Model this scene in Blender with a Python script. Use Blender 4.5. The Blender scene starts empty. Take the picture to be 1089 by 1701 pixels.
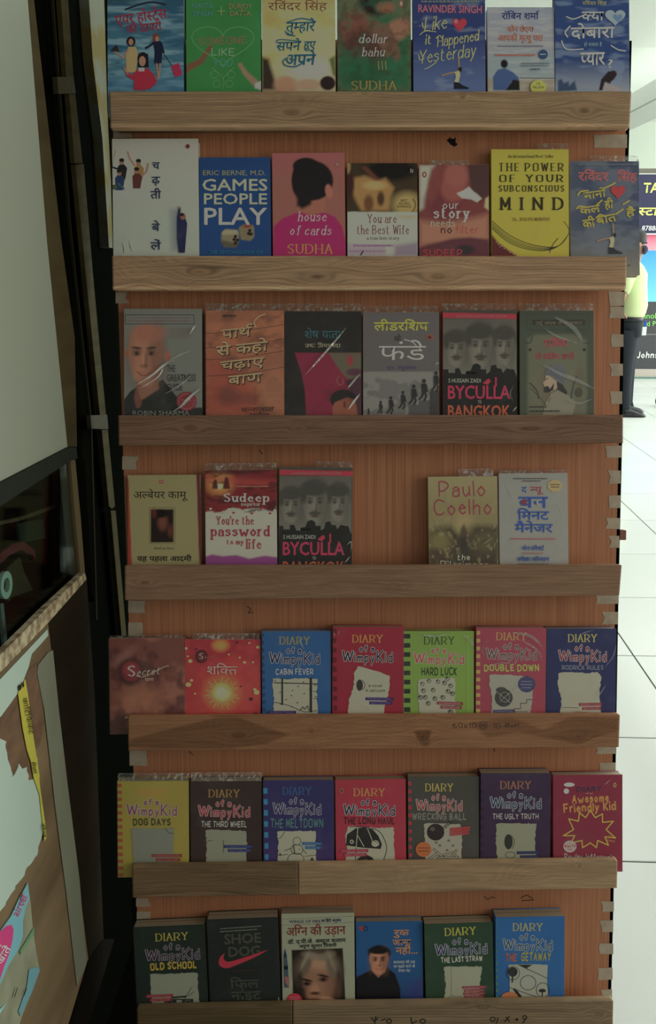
import bpy, math, random
import numpy as np
from mathutils import Vector, Matrix
from mathutils.geometry import tessellate_polygon
SC = bpy.context.scene
COL = SC.collection
R = math.radians
# ------------------------------------------------------------------ camera
FPX, CX, CY = 1400.0, 544.5, 850.5          # focal length in pixels of a 1089 x 1701 frame
PITCH, YAW, CAMZ = R(17.07), R(2.01), 1.53
cam = bpy.data.objects.new('camera', bpy.data.cameras.new('camera'))
COL.objects.link(cam); SC.camera = cam
cam.location = (0, 0, CAMZ)
cam.rotation_euler = (math.pi/2 - PITCH, 0, YAW)
cam.data.sensor_fit = 'VERTICAL'; cam.data.sensor_height = 36.0
cam.data.lens = FPX/1701*36.0
cam.data.clip_start = 0.05; cam.data.clip_end = 200
cam.data.dof.use_dof = False
# ------------------------------------------------------------------ world and light
world = bpy.data.worlds.new('world'); SC.world = world; world.use_nodes = True
wn = world.node_tree.nodes; wn['Background'].inputs[0].default_value = (1.0, 0.985, 0.85, 1)
wn['Background'].inputs[1].default_value = WORLD_STR = 0.215
def area(name, loc, rot, sx, sy, power, color=(0.93, 1.0, 0.95)):
    l = bpy.data.lights.new(name, 'AREA'); l.shape = 'RECTANGLE'; l.size = sx; l.size_y = sy
    l.energy = power; l.color = color
    o = bpy.data.objects.new(name, l); COL.objects.link(o); o.location = loc; o.rotation_euler = rot
    return o
area('hall_skylight', (3.6, 6.2, 3.1), (0, 0, 0), 4.5, 8.0, 175)            # added overhead lamp, brightens the concourse floor and banner
area('hall_side_daylight', (7.7, 7.5, 1.6), (0, R(90), 0), 2.8, 10.0, 470)        # added side lamp, brightens the concourse ceiling and floor
area('open_side_daylight', (3.2, 0.1, 1.9), (R(88), 0, R(66)), 2.4, 2.2, 30, (1.0, .98, .85))    # open side of the concourse, right of the camera
SC.view_settings.view_transform = 'Standard'; SC.view_settings.look = 'None'
SC.view_settings.gamma = 1; SC.view_settings.use_curve_mapping = False
SC.view_settings.exposure = 0.18
# ------------------------------------------------------------------ pixel / ray helpers (measuring the photograph)
CR = np.array(cam.rotation_euler.to_matrix())     # camera axes as columns
CL = np.array([0, 0, CAMZ])
def ray(px, py):
    px = np.asarray(px, float); py = np.asarray(py, float)
    d = np.stack([(px-CX)/FPX, -(py-CY)/FPX, -np.ones_like(px)], -1)
    return d @ CR.T
def hit(px, py, p0, n):
    d = ray(px, py); t = np.dot(np.asarray(p0)-CL, n)/(d @ np.asarray(n))
    return CL + d*t[..., None]
def to_px(P):
    q = (P-CL) @ CR
    return CX+FPX*q[..., 0]/-q[..., 2], CY-FPX*q[..., 1]/-q[..., 2]
def wall_pt(px, py, a):  return hit(px, py, (-a, 0, 0), (1, 0, 0))
def deep_pt(px, py, y):  return hit(px, py, (0, y, 0), (0, 1, 0))
def floor_pt(px, py, z=0): return hit(px, py, (0, 0, z), (0, 0, 1))
# rack frame: U right, V up, N towards the viewer, origin in the middle of the slat fronts
a_, b_, c_ = 0.07854653, 0.00883104, 0.00872877
def _rot(a, b, c):
    ca, sa, cb, sb, cc, sc = math.cos(a), math.sin(a), math.cos(b), math.sin(b), math.cos(c), math.sin(c)
    return (np.array([[cc,-sc,0],[sc,cc,0],[0,0,1]]) @ np.array([[cb,0,sb],[0,1,0],[-sb,0,cb]]) @ np.array([[1,0,0],[0,ca,-sa],[0,sa,ca]]))
RK = CR @ _rot(a_, b_, c_)
RU, RV, RN = RK[:, 0], RK[:, 1], RK[:, 2]
RO = CL + CR @ np.array([0.08030001, -0.09888615, -1.5])
PITCHV = 0.27229731
def rk(u, v, w=0): return RO + RU*u + RV*v + RN*w
def rack_uv(px, py, w=0):
    P = hit(px, py, RO+RN*w, RN) - RO
    return P @ RU, P @ RV
# ------------------------------------------------------------------ colour
def lin(c):
    c = np.asarray(c, float)/255.0
    return np.where(c <= 0.04045, c/12.92, ((c+0.055)/1.055)**2.4)
ILL = np.array([.475, .465, .415])                                         # how bright the front of the rack stands in the photo
def dull(c): return c*.86+.135*(c @ np.array([.25, .65, .1]))[..., None]      # mixes every colour a little towards its grey
def alb(c, ill=None): return np.clip(dull(lin(c))/(ILL if ill is None else ill), 0.006, 0.85)
# ------------------------------------------------------------------ materials
MATS = {}
def mat(name, color=(0.5, 0.5, 0.5), rough=0.6, spec=0.4, metal=0, noise=None, bump=None, emit=None, coat=0):
    """noise=(scale xyz, second colour, contrast) mixes a second tone in object space; bump=(scale, strength)"""
    if name in MATS: return MATS[name]
    m = bpy.data.materials.new(name); m.use_nodes = True; MATS[name] = m
    nt = m.node_tree; b = nt.nodes['Principled BSDF']
    b.inputs['Base Color'].default_value = (*color[:3], 1); b.inputs['Roughness'].default_value = rough
    b.inputs['Specular IOR Level'].default_value = spec; b.inputs['Metallic'].default_value = metal
    b.inputs['Coat Weight'].default_value = coat
    tc = nt.nodes.new('ShaderNodeTexCoord')
    if noise:
        mp = nt.nodes.new('ShaderNodeMapping'); mp.inputs['Scale'].default_value = noise[0]
        nt.links.new(tc.outputs['Object'], mp.inputs[0])
        nz = nt.nodes.new('ShaderNodeTexNoise'); nz.inputs['Scale'].default_value = 1; nz.inputs['Detail'].default_value = 6
        nt.links.new(mp.outputs[0], nz.inputs['Vector'])
        rp = nt.nodes.new('ShaderNodeValToRGB'); k = noise[2]
        rp.color_ramp.elements[0].position = 0.5-k; rp.color_ramp.elements[1].position = 0.5+k
        rp.color_ramp.elements[0].color = (*color[:3], 1); rp.color_ramp.elements[1].color = (*noise[1][:3], 1)
        nt.links.new(nz.outputs['Fac'], rp.inputs[0]); nt.links.new(rp.outputs[0], b.inputs['Base Color'])
    if bump:
        nb = nt.nodes.new('ShaderNodeTexNoise'); nb.inputs['Scale'].default_value = bump[0]; nb.inputs['Detail'].default_value = 4
        nt.links.new(tc.outputs['Object'], nb.inputs['Vector'])
        bp = nt.nodes.new('ShaderNodeBump'); bp.inputs['Strength'].default_value = bump[1]; bp.inputs['Distance'].default_value = 0.002
        nt.links.new(nb.outputs['Fac'], bp.inputs['Height']); nt.links.new(bp.outputs[0], b.inputs['Normal'])
    if emit:
        b.inputs['Emission Color'].default_value = (*emit[0], 1); b.inputs['Emission Strength'].default_value = emit[1]
    return m
def print_mat(name, rough=0.42, spec=0.35, grain=None):
    """ink or pigment stored per vertex in the attribute 'ink'"""
    if name in MATS: return MATS[name]
    m = mat(name, rough=rough, spec=spec); nt = m.node_tree; b = nt.nodes['Principled BSDF']
    at = nt.nodes.new('ShaderNodeAttribute'); at.attribute_name = 'ink'
    out = at.outputs['Color']
    if grain:
        tc = nt.nodes.new('ShaderNodeTexCoord'); mp = nt.nodes.new('ShaderNodeMapping'); mp.inputs['Scale'].default_value = grain[0]
        nt.links.new(tc.outputs['Object'], mp.inputs[0])
        nz = nt.nodes.new('ShaderNodeTexNoise'); nz.inputs['Scale'].default_value = 1; nz.inputs['Detail'].default_value = 5
        nt.links.new(mp.outputs[0], nz.inputs['Vector'])
        mr = nt.nodes.new('ShaderNodeMapRange'); mr.inputs['From Min'].default_value = 0.3; mr.inputs['From Max'].default_value = 0.7
        mr.inputs['To Min'].default_value = 1-grain[1]; mr.inputs['To Max'].default_value = 1+grain[1]
        nt.links.new(nz.outputs['Fac'], mr.inputs['Value'])
        mx = nt.nodes.new('ShaderNodeVectorMath'); mx.operation = 'SCALE'
        nt.links.new(out, mx.inputs[0]); nt.links.new(mr.outputs[0], mx.inputs['Scale']); out = mx.outputs[0]
    nt.links.new(out, b.inputs['Base Color'])
    return m
INK = print_mat('printed_card')
WOOD = print_mat('bare_wood', 0.6, 0.25, ((14, 14, 260), 0.13))
PAGES = mat('page_edges', alb((150, 140, 112)), 0.8, 0.1, noise=((3, 600, 3), alb((112, 100, 78)), 0.25))
# ------------------------------------------------------------------ meshes and objects
def mesh(name, verts, faces, cols=None, smooth=False):
    """faces: list of index arrays, one array per face size (n x 3, n x 4 ...) or a list of tuples"""
    me = bpy.data.meshes.new(name)
    if isinstance(faces, list) and faces and not isinstance(faces[0], np.ndarray):
        me.from_pydata([tuple(v) for v in verts], [], faces)
    else:
        verts = np.asarray(verts, np.float32); fs = [f for f in faces if len(f)]
        nl = sum(f.size for f in fs); nf = sum(len(f) for f in fs)
        me.vertices.add(len(verts)); me.vertices.foreach_set('co', verts.ravel())
        me.loops.add(nl); me.loops.foreach_set('vertex_index', np.concatenate([f.ravel() for f in fs]).astype(np.int32))
        tot = np.concatenate([np.full(len(f), f.shape[1]) for f in fs])
        me.polygons.add(nf); me.polygons.foreach_set('loop_start', np.concatenate([[0], np.cumsum(tot)[:-1]]).astype(np.int32))
        me.update(calc_edges=True); me.validate()
    if cols is not None:
        at = me.color_attributes.new('ink', 'FLOAT_COLOR', 'POINT')
        c = np.ones((len(me.vertices), 4), np.float32); c[:, :3] = cols; at.data.foreach_set('color', c.ravel())
    if smooth: me.polygons.foreach_set('use_smooth', [True]*len(me.polygons))
    return me
def tag(o, label=None, cat=None, group=None, kind=None):
    for k, v in (('label', label), ('category', cat), ('group', group), ('kind', kind)):
        if v: o[k] = v
    return o
def obj(name, me, m, parent=None):
    o = bpy.data.objects.new(name, me); COL.objects.link(o)
    for x in (m if isinstance(m, (list, tuple)) else [m]): me.materials.append(x)
    if parent is not None: o.parent = parent
    return o
def empty(name, M):
    o = bpy.data.objects.new(name, None); COL.objects.link(o); o.empty_display_size = 0.05
    o.matrix_world = M; return o
def frame(o, x, y, z):                                 # matrix from origin and axes
    M = Matrix.Identity(4)
    for i, v in enumerate((x, y, z, o)):
        for j in range(3): M[j][i] = float(v[j])
    return M
BOXF = [(0, 1, 2, 3), (7, 6, 5, 4), (0, 4, 5, 1), (1, 5, 6, 2), (2, 6, 7, 3), (3, 7, 4, 0)]
class Geo:
    def __init__(s): s.v, s.f = [], []
    def add(s, vs, fs):
        n = len(s.v); s.v += [tuple(float(c) for c in v) for v in vs]; s.f += [tuple(i+n for i in f) for f in fs]; return s
    def box(s, x0, x1, y0, y1, z0, z1, bev=0):
        if bev <= 0:
            return s.add([(x0,y0,z0),(x0,y1,z0),(x1,y1,z0),(x1,y0,z0),(x0,y0,z1),(x0,y1,z1),(x1,y1,z1),(x1,y0,z1)], BOXF)
        b = bev; pts = []
        for z, k in ((z0, b), (z0+b, 0), (z1-b, 0), (z1, b)):
            pts += [(x0+k+(0 if k else b), y0+k, z), (x0+k, y0+k+(0 if k else b), z), (x0+k, y1-k-(0 if k else b), z), (x0+k+(0 if k else b), y1-k, z),
                    (x1-k-(0 if k else b), y1-k, z), (x1-k, y1-k-(0 if k else b), z), (x1-k, y0+k+(0 if k else b), z), (x1-k-(0 if k else b), y0+k, z)]
        fs = [tuple(range(8)), tuple(range(31, 23, -1))]
        for r in range(3):
            for i in range(8): fs.append((r*8+i, (r+1)*8+i, (r+1)*8+(i+1) % 8, r*8+(i+1) % 8))
        return s.add(pts, fs)
    def prism(s, pts, d):                              # planar outline pushed along vector d
        n = len(pts); pts = [np.asarray(p, float) for p in pts]; d = np.asarray(d, float)
        tri = tessellate_polygon([[Vector(p) for p in pts]])
        return s.add(pts+[p+d for p in pts], [tuple(t) for t in tri]+[tuple(i+n for i in reversed(t)) for t in tri]
                     + [(i, (i+1) % n, (i+1) % n+n, i+n) for i in range(n)])
    def tube(s, pts, r, seg=8, caps=True):
        pts = [np.asarray(p, float) for p in pts]; rr = r if hasattr(r, '__len__') else [r]*len(pts); vs = []
        for i, p in enumerate(pts):
            t = pts[min(i+1, len(pts)-1)]-pts[max(i-1, 0)]; t = t/np.linalg.norm(t)
            up = np.array([0, 0, 1.0]) if abs(t[2]) < 0.9 else np.array([1.0, 0, 0])
            a = np.cross(t, up); a /= np.linalg.norm(a); b = np.cross(t, a)
            for k in range(seg): vs.append(p+rr[i]*(math.cos(2*math.pi*k/seg)*a+math.sin(2*math.pi*k/seg)*b))
        fs = [(i*seg+k, i*seg+(k+1) % seg, (i+1)*seg+(k+1) % seg, (i+1)*seg+k) for i in range(len(pts)-1) for k in range(seg)]
        if caps: fs += [tuple(range(seg-1, -1, -1)), tuple(range((len(pts)-1)*seg, len(pts)*seg))]
        return s.add(vs, fs)
    def lathe(s, prof, c=(0, 0, 0), seg=24, axis='z'):
        vs = []
        for r_, h in prof:
            for k in range(seg):
                x, y = r_*math.cos(2*math.pi*k/seg), r_*math.sin(2*math.pi*k/seg)
                q = (x, y, h) if axis == 'z' else (h, x, y) if axis == 'x' else (x, h, y)
                vs.append((c[0]+q[0], c[1]+q[1], c[2]+q[2]))
        n = len(prof)
        return s.add(vs, [(i*seg+k, i*seg+(k+1) % seg, (i+1)*seg+(k+1) % seg, (i+1)*seg+k) for i in range(n-1) for k in range(seg)])
    def me(s, name, smooth=False): 
        m = bpy.data.meshes.new(name); m.from_pydata(s.v, [], s.f)
        import bmesh
        b = bmesh.new(); b.from_mesh(m); bmesh.ops.recalc_face_normals(b, faces=b.faces); b.to_mesh(m); b.free()
        if smooth: m.polygons.foreach_set('use_smooth', [True]*len(m.polygons))
        return m
    def build(s, name, m, parent=None, smooth=False): return obj(name, s.me(name, smooth), m, parent)
# ------------------------------------------------------------------ value noise for pigments
_rs = np.random.RandomState(7); _LAT = _rs.rand(256, 256)
def vn(x, y, s=0):
    x = np.asarray(x, float)+s*17.3; y = np.asarray(y, float)+s*9.1
    xi, yi = np.floor(x).astype(int), np.floor(y).astype(int); fx, fy = x-xi, y-yi
    fx, fy = fx*fx*(3-2*fx), fy*fy*(3-2*fy); L = lambda a, b: _LAT[a & 255, b & 255]
    return (L(xi, yi)*(1-fx)+L(xi+1, yi)*fx)*(1-fy)+(L(xi, yi+1)*(1-fx)+L(xi+1, yi+1)*fx)*fy
def fbm(x, y, s=0): return (vn(x, y, s)*.5+vn(x*2.1, y*2.1, s+1)*.3+vn(x*4.3, y*4.3, s+2)*.2)
# ------------------------------------------------------------------ lettering
# pen-stroke alphabet: x digit, y hex digit (3 = baseline, 8 = x height, b = capitals, 0 = descender); ~ = smooth
GL = {'A':"033b63 1656",'B':"030b ~0b3b593707 ~0737653303",'C':"~6a4b2b0905234364",'D':"030b ~0b3b69653303",'E':"5b0b0353 0747",'F':"5b0b03 0747",
'G':"~6a4b2b0905234364 646737",'H':"030b 636b 0767",'I':"030b",'J':"3b35 ~35231304",'K':"030b 5b06 1753",'L':"0b0353",'M':"030b356b63",'N':"030b636b",
'O':"~3b0a07043364676a3b",'P':"030b ~0b3b693606",'Q':"~3b0a07043364676a3b 4562",'R':"030b ~0b3b693606 3663",'S':"~5a3b0937553304",'T':"3b33 0b6b",
'U':"0b06 ~0614335466 666b",'V':"0b336b",'W':"0b234a638b",'X':"0b63 6b03",'Y':"0b376b 3733",'Z':"0b6b0363",
'a':"~072847 4743 ~461604133344",'b':"0b03 ~062847442304",'c':"~472806042344",'d':"4b43 ~462807042345",'e':"0646 ~462806052344",'f':"~4a3b2a28 2823 0848",
'g':"~462806052345 4841 ~412001",'h':"0b03 ~06284746 4643",'i':"0803 0a0b",'j':"2821 ~211000 2a2b",'k':"0b03 4805 1643",'l':"0b03",
'm':"0803 ~06283736 3633 ~36586766 6663",'n':"0803 ~06284746 4643",'o':"~28060523454628",'p':"0800 ~062847442304",'q':"4840 ~462806052345",
'r':"0803 ~062838",'s':"~47280726452304",'t':"1a14 ~142343 0838",'u':"0805 ~05132345 4843",'v':"082348",'w':"0823466388",'x':"0843 4803",
'y':"0823 482300",'z':"08480343",'0':"~2b0905235456592b",'1':"092b23",'2':"~092b4a480403 0353",'3':"~0a2b4a2747442304",'4':"3b0656 3b33",
'5':"4b0b07 ~0738463304",'6':"~3b0805235446280 6",'7':"0b4b13",'8':"~2b0927443304 ~04163 7492b",'9':"~4829092b4a4633",'?':"~0a2b4a2726 2423",
'.':"0304",',':"1402",'-':"0737",'&':"5304 ~04173a2b1a3653",'*':"0848 2a26","'":"0b09",'(':"~1b08051 3",')':"~0b191603",'x2':"0848"}
def catmull(P, n=4, closed=False):
    P = np.asarray(P, float); out = []; m = len(P)
    for i in range(m-1 if not closed else m):
        g = (lambda k: P[k % m]) if closed else (lambda k: P[min(max(k, 0), m-1)])
        p0, p1, p2, p3 = g(i-1), g(i), g(i+1), g(i+2)
        for j in range(n):
            t = j/n; out.append(.5*((2*p1)+(-p0+p2)*t+(2*p0-5*p1+4*p2-p3)*t*t+(-p0+3*p1-3*p2+p3)*t**3))
    out.append(P[0] if closed else P[-1]); return np.array(out)
_gc = {}
def strokes(ch):
    if ch not in _gc:
        out = []
        s = GL.get(ch, '')
        toks = []
        for t in s.split():
            if toks and (len(toks[-1].replace('~', '')) % 2): toks[-1] += t
            else: toks.append(t)
        toks = [t for t in toks if len(t.replace('~', '')) > 2]
        for t in toks:
            sm = t[0] == '~'; t = t.replace('~', '')
            P = np.array([[int(t[i], 16), int(t[i+1], 16)-3] for i in range(0, len(t)-1, 2)], float)/8.0
            out.append(catmull(P, 4) if sm else P)
        _gc[ch] = out
    return _gc[ch]
def ribbon(P, w, thin=1.0):
    """quads along a polyline; thin < 1 makes level strokes thinner like a broad pen"""
    P = np.asarray(P, float); V, Q = [], []
    if len(P) < 2: return np.zeros((0, 2)), np.zeros((0, 4), int)
    d = np.diff(P, axis=0); L = np.hypot(d[:, 0], d[:, 1])+1e-9; d = d/L[:, None]
    def wd(t): return w*(thin+(1-thin)*abs(t[1]))/2
    i = 0; n = len(P)
    # split at sharp corners
    segs = [[0]]
    for k in range(1, n-1):
        segs[-1].append(k)
        if d[k-1] @ d[k] < 0.6: segs.append([k])
    segs[-1].append(n-1)
    for sg in segs:
        base = len(V)
        for j, k in enumerate(sg):
            if j == 0: t = d[sg[0]]
            elif j == len(sg)-1: t = d[sg[-1]-1]
            else: t = d[k-1]+d[k]; t = t/(np.hypot(*t)+1e-9)
            nrm = np.array([-t[1], t[0]]); h = wd(t); p = P[k]
            if j == 0: p = p-t*h*.55
            if j == len(sg)-1: p = p+t*h*.55
            V += [p+nrm*h, p-nrm*h]
        Q += [(base+2*j, base+2*j+1, base+2*j+3, base+2*j+2) for j in range(len(sg)-1)]
    return np.array(V), np.array(Q, int)
def pen_text(s, w_stroke, serif=False, thin=1.0, sl=0, jit=0, gap=0.26):
    """returns quads of a line in cap-height units (caps 1 high, y up)"""
    V, Q, x, n = [], [], 0, 0; rnd = random.Random(s)
    for ch in s:
        if ch == ' ': x += 0.5; continue
        ss = strokes(ch)
        if not ss: continue
        allp = np.concatenate(ss); x0, x1 = allp[:, 0].min(), allp[:, 0].max()
        dy = rnd.uniform(-jit, jit); ro = rnd.uniform(-jit, jit)*1.6; cr, sr = math.cos(ro), math.sin(ro)
        for P in ss:
            P = P.copy(); P[:, 0] -= x0
            c = np.array([(x1-x0)/2, .5]); P = (P-c) @ np.array([[cr, sr], [-sr, cr]])+c
            P[:, 1] += dy; P[:, 0] += x; P[:, 0] += P[:, 1]*sl
            parts = [ribbon(P, w_stroke, thin)]
            if serif:
                for e, nx in ((P[0], P[1]), (P[-1], P[-2])):
                    tt = nx-e; yy = e[1]-dy
                    if abs(tt[1]) > abs(tt[0])*1.2 and min(abs(yy), abs(yy-1), abs(yy-.625), abs(yy+.375)) < .02:
                        hw = w_stroke*(.95 if len(P) < 6 else .7)
                        parts.append(ribbon(np.array([[e[0]-hw, e[1]], [e[0]+hw, e[1]]]), w_stroke*.32))
            for v, q in parts:
                if len(v): V.append(v); Q.append(q+n); n += len(v)
        x += (x1-x0)+gap+w_stroke*.7
    return np.concatenate(V), np.concatenate(Q)
_font = {}
def glyph(ch, off=0.0):
    k = (ch, off)
    if k in _font: return _font[k]
    def me(body):
        c = bpy.data.curves.new('g', 'FONT'); c.body = body; c.resolution_u = 2; c.offset = off
        o = bpy.data.objects.new('g', c); COL.objects.link(o); m = o.to_mesh()
        v = np.array([x.co[:2] for x in m.vertices]) if len(m.vertices) else np.zeros((0, 2))
        m.calc_loop_triangles(); t = np.array([x.vertices[:] for x in m.loop_triangles], int).reshape(-1, 3)
        o.to_mesh_clear(); bpy.data.objects.remove(o); bpy.data.curves.remove(c); return v, t
    v, t = me(ch) if ch != ' ' else (np.zeros((0, 2)), np.zeros((0, 3), int))
    adv = me(ch+'    |')[0][:, 0].max()-me('    |')[0][:, 0].max()
    _font[k] = (v, t, adv); return _font[k]
CONS = set(chr(c) for c in range(0x915, 0x93A)); VIR, NUK = '\u094d', '\u093c'
MATRA = set(chr(c) for c in list(range(0x93E, 0x94D))+[0x901, 0x902, 0x903])
def deva(s):
    out, i = [], 0
    while i < len(s):
        if s[i] in CONS:
            reph = s[i:i+2] == 'र'+VIR and i+2 < len(s) and s[i+2] in CONS
            if reph: i += 2
            cl = []; ra = False
            while i < len(s) and s[i] in CONS:
                ch = s[i]; i += 1
                nk = i < len(s) and s[i] == NUK
                if nk: i += 1
                if i < len(s)-1 and s[i] == VIR and s[i+1] in CONS:
                    i += 1
                    if s[i] == 'र': ra = True; i += 1; cl.append((ch, 0)); cl += [(NUK, 0)]*nk; break
                    cl.append((ch, 1)); continue
                cl.append((ch, 0)); cl += [(NUK, 0)]*nk; break
            ms = []
            while i < len(s) and (s[i] in MATRA or s[i] == VIR): ms.append(s[i]); i += 1
            if '\u093f' in ms: out.append(('\u093f', 0)); ms.remove('\u093f')
            out += cl
            if ra: out.append(('RA', 2))
            out += [(m, 0) for m in ms]
            if reph: out.append(('REPH', 2))
        else: out.append((s[i], 0)); i += 1
    return out
def type_text(s, off=0.0, sl=0):
    V, T, x, n = [], [], 0.0, 0; pa = 0.6
    for ch, fl in deva(s):
        if ch == 'RA':
            v, q = ribbon([[x-pa*.62, .22], [x-pa*.95, .02]], .07); t = np.concatenate([q[:, :3], q[:, [0, 2, 3]]]); ad = 0; v = v-[x, 0]
        elif ch == 'REPH':
            v, q = ribbon(catmull([[-.12, .62], [-.2, .72], [-.1, .83], [.05, .8]], 3), .07); t = np.concatenate([q[:, :3], q[:, [0, 2, 3]]]); ad = 0
        else:
            v, t, ad = glyph(ch, off)
            if fl == 1:
                cut = ad*(.8 if ch in 'कफ' else .68); v = v.copy(); v[:, 0] = np.minimum(v[:, 0], cut); ad = cut
            if ch == ' ': ad = max(ad, .25)
            if ad > .05 and ch != ' ': pa = ad
        if len(v): V.append(v+[x, 0]); T.append(t+n); n += len(v)
        x += ad
    V = np.concatenate(V); V[:, 0] += V[:, 1]*sl
    return V, np.concatenate(T)
# ------------------------------------------------------------------ a printed flat thing: pigment grid + crisp shapes on a plane
class Print:
    """plane given by origin O, axes ex, ez (in plane) and outward normal n; everything is measured in photo pixels and
    carried onto that plane, where it is stored in the plane's own metres"""
    def __init__(s, O, ex, ez, n, y0=0.0, layer=0.00003):
        s.O, s.ex, s.ez, s.n = [np.asarray(a, float) for a in (O, ex, ez, n)]
        s.V, s.Q, s.T, s.C, s.nv, s.lay, s.dl, s.y0 = [], [], [], [], 0, 0, layer, y0; s.ill = None
    def loc(s, px, py):
        P = hit(px, py, s.O-s.n*s.y0, s.n)-s.O; return P @ s.ex, P @ s.ez
    def put(s, v2, q, col, tri=None):
        if not len(v2): return
        x, z = s.loc(v2[:, 0], v2[:, 1]); s.lay += 1
        lab = np.arange(len(v2)); F = [np.asarray(f) for f in (q, tri) if f is not None and len(f)]
        for _ in range(60):                             # separate strokes that overlap lie a hair apart
            old = lab.copy()
            for f in F: m_ = lab[f].min(1); [np.minimum.at(lab, f[:, k], m_) for k in range(f.shape[1])]
            if (lab == old).all(): break
        rank = np.unique(lab, return_inverse=True)[1]
        s.V.append(np.stack([x, s.y0-(s.lay+.17*(rank % 5))*s.dl, z], 1))
        if q is not None and len(q): s.Q.append(np.asarray(q)+s.nv)
        if tri is not None and len(tri): s.T.append(np.asarray(tri)+s.nv)
        c = alb(col, s.ill); s.C.append(np.broadcast_to(c, (len(v2), 3))); s.nv += len(v2)
    def fill(s, pts, col, jag=0, seed=1):
        pts = np.asarray(pts, float)
        if jag:
            rr = np.random.RandomState(seed); out = []
            for a, b in zip(pts, np.roll(pts, -1, 0)):
                k = max(2, int(np.hypot(*(b-a))/4)); 
                for j in range(k): out.append(a+(b-a)*j/k+rr.uniform(-jag, jag, 2))
            pts = np.array(out)
        s.put(pts, None, col, np.array(tessellate_polygon([[Vector((p[0], p[1], 0)) for p in pts]]), int).reshape(-1, 3))
    def rect(s, x0, y0, x1, y1, col): s.fill([(x0, y0), (x1, y0), (x1, y1), (x0, y1)], col)
    def disc(s, cx, cy, rx, ry, col, n=20, teeth=0):
        s.fill([(cx+rx*math.cos(2*math.pi*k/n)*(1-teeth*(k % 2)), cy+ry*math.sin(2*math.pi*k/n)*(1-teeth*(k % 2))) for k in range(n)], col)
    def ring(s, cx, cy, rx, ry, w, col): s.line([(cx+rx*math.cos(k*math.pi/9), cy+ry*math.sin(k*math.pi/9)) for k in range(19)], w, col)
    def line(s, pts, w, col, smooth=False, thin=1):
        P = catmull(pts, 5) if smooth else np.asarray(pts, float)
        v, q = ribbon(P, w, thin); s.put(v, q, col)
    def T_(s, txt, cx, yb, h, w, col, f='s', rot=0, bold=0.0, t=None, thin=1.0, sl=0, jit=0, out=None, ow=1.5, gap=.26, shadow=None):
        """cx centre x, yb baseline y, h capital (or headline) height, w width, rot degrees counter-clockwise"""
        cr, sr = math.cos(R(rot)), math.sin(R(rot))
        def draw(V, F, quad, c, bb, dx=0, dy=0):
            (x0, x1), hs = bb; sx = w/(x1-x0)
            u = (V[:, 0]-(x0+x1)/2)*sx; v = V[:, 1]*hs
            P = np.stack([cx+u*cr-v*sr*1+dx, yb-u*sr-v*cr+dy], 1)
            s.put(P, F if quad else None, c, None if quad else F)
        if f in 'rph':                                  # pen alphabet: r = serif, p = plain pen, h = hand
            t = t or h*.14
            if f == 'r': t *= 1.18
            a = dict(serif=(f == 'r'), thin=(.30 if f == 'r' else thin), sl=sl, jit=jit, gap=gap)
            V, F = pen_text(txt, t/h, **a); bb = ((V[:, 0].min(), V[:, 0].max()), h)
            if out: V2, F2 = pen_text(txt, t/h, **{**a}); V2, F2 = pen_text_like(txt, t/h, (t+ow)/h, a); draw(V2, F2, True, out, bb)
            if shadow: draw(V, F, True, shadow, bb, .8, .8)
            draw(V, F, True, col, bb)
        else:
            hc = 0.62 if f == 'd' else 0.729
            off = 0.0
            V, F = type_text(txt, off, sl); bb = ((V[:, 0].min(), V[:, 0].max()), h/hc)
            def fat(c, px, dx=0, dy=0):                # heavier weight: the letter struck several times
                k = 8 if px > .9 else 4; a0 = .4
                for i in range(k): draw(V, F, False, c, bb, dx+px*math.cos(a0+i*2*math.pi/k), dy+px*math.sin(a0+i*2*math.pi/k))
            bp = max(0, bold)*h/hc*(1 if f == 'd' else .5)
            if out: fat(out, bp+ow/2)
            if shadow: draw(V, F, False, shadow, bb, .9, .9)
            if bp > .12: fat(col, bp*.8)
            draw(V, F, False, col, bb)
    def dashes(s, cx, y, w, h, col, n=10, seed=1, rot=0):      # lines of print too small to read
        rr = random.Random(seed); x = cx-w/2
        while x < cx+w/2:
            l = rr.uniform(.5, 1)*w/n; y_ = y-(x-cx)*math.tan(R(rot)); s.rect(x, y_-h/2, min(x+l*.8, cx+w/2), y_+h/2, col); x += l
def pen_text_like(txt, w0, w1, a):
    """same letter positions as a pen text of stroke w0, drawn with stroke w1"""
    V, Q, x, n = [], [], 0, 0; rnd = random.Random(txt)
    for ch in txt:
        if ch == ' ': x += 0.5; continue
        ss = strokes(ch)
        if not ss: continue
        allp = np.concatenate(ss); x0, x1 = allp[:, 0].min(), allp[:, 0].max()
        dy = rnd.uniform(-a['jit'], a['jit']); ro = rnd.uniform(-a['jit'], a['jit'])*1.6; cr, sr = math.cos(ro), math.sin(ro)
        for P in ss:
            P = P.copy(); P[:, 0] -= x0; c = np.array([(x1-x0)/2, .5]); P = (P-c) @ np.array([[cr, sr], [-sr, cr]])+c
            P[:, 1] += dy; P[:, 0] += x; P[:, 0] += P[:, 1]*a['sl']
            v, q = ribbon(P, w1, a['thin']); V.append(v); Q.append(q+n); n += len(v)
        x += (x1-x0)+a['gap']+w0*.7
    return np.concatenate(V), np.concatenate(Q)
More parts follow.
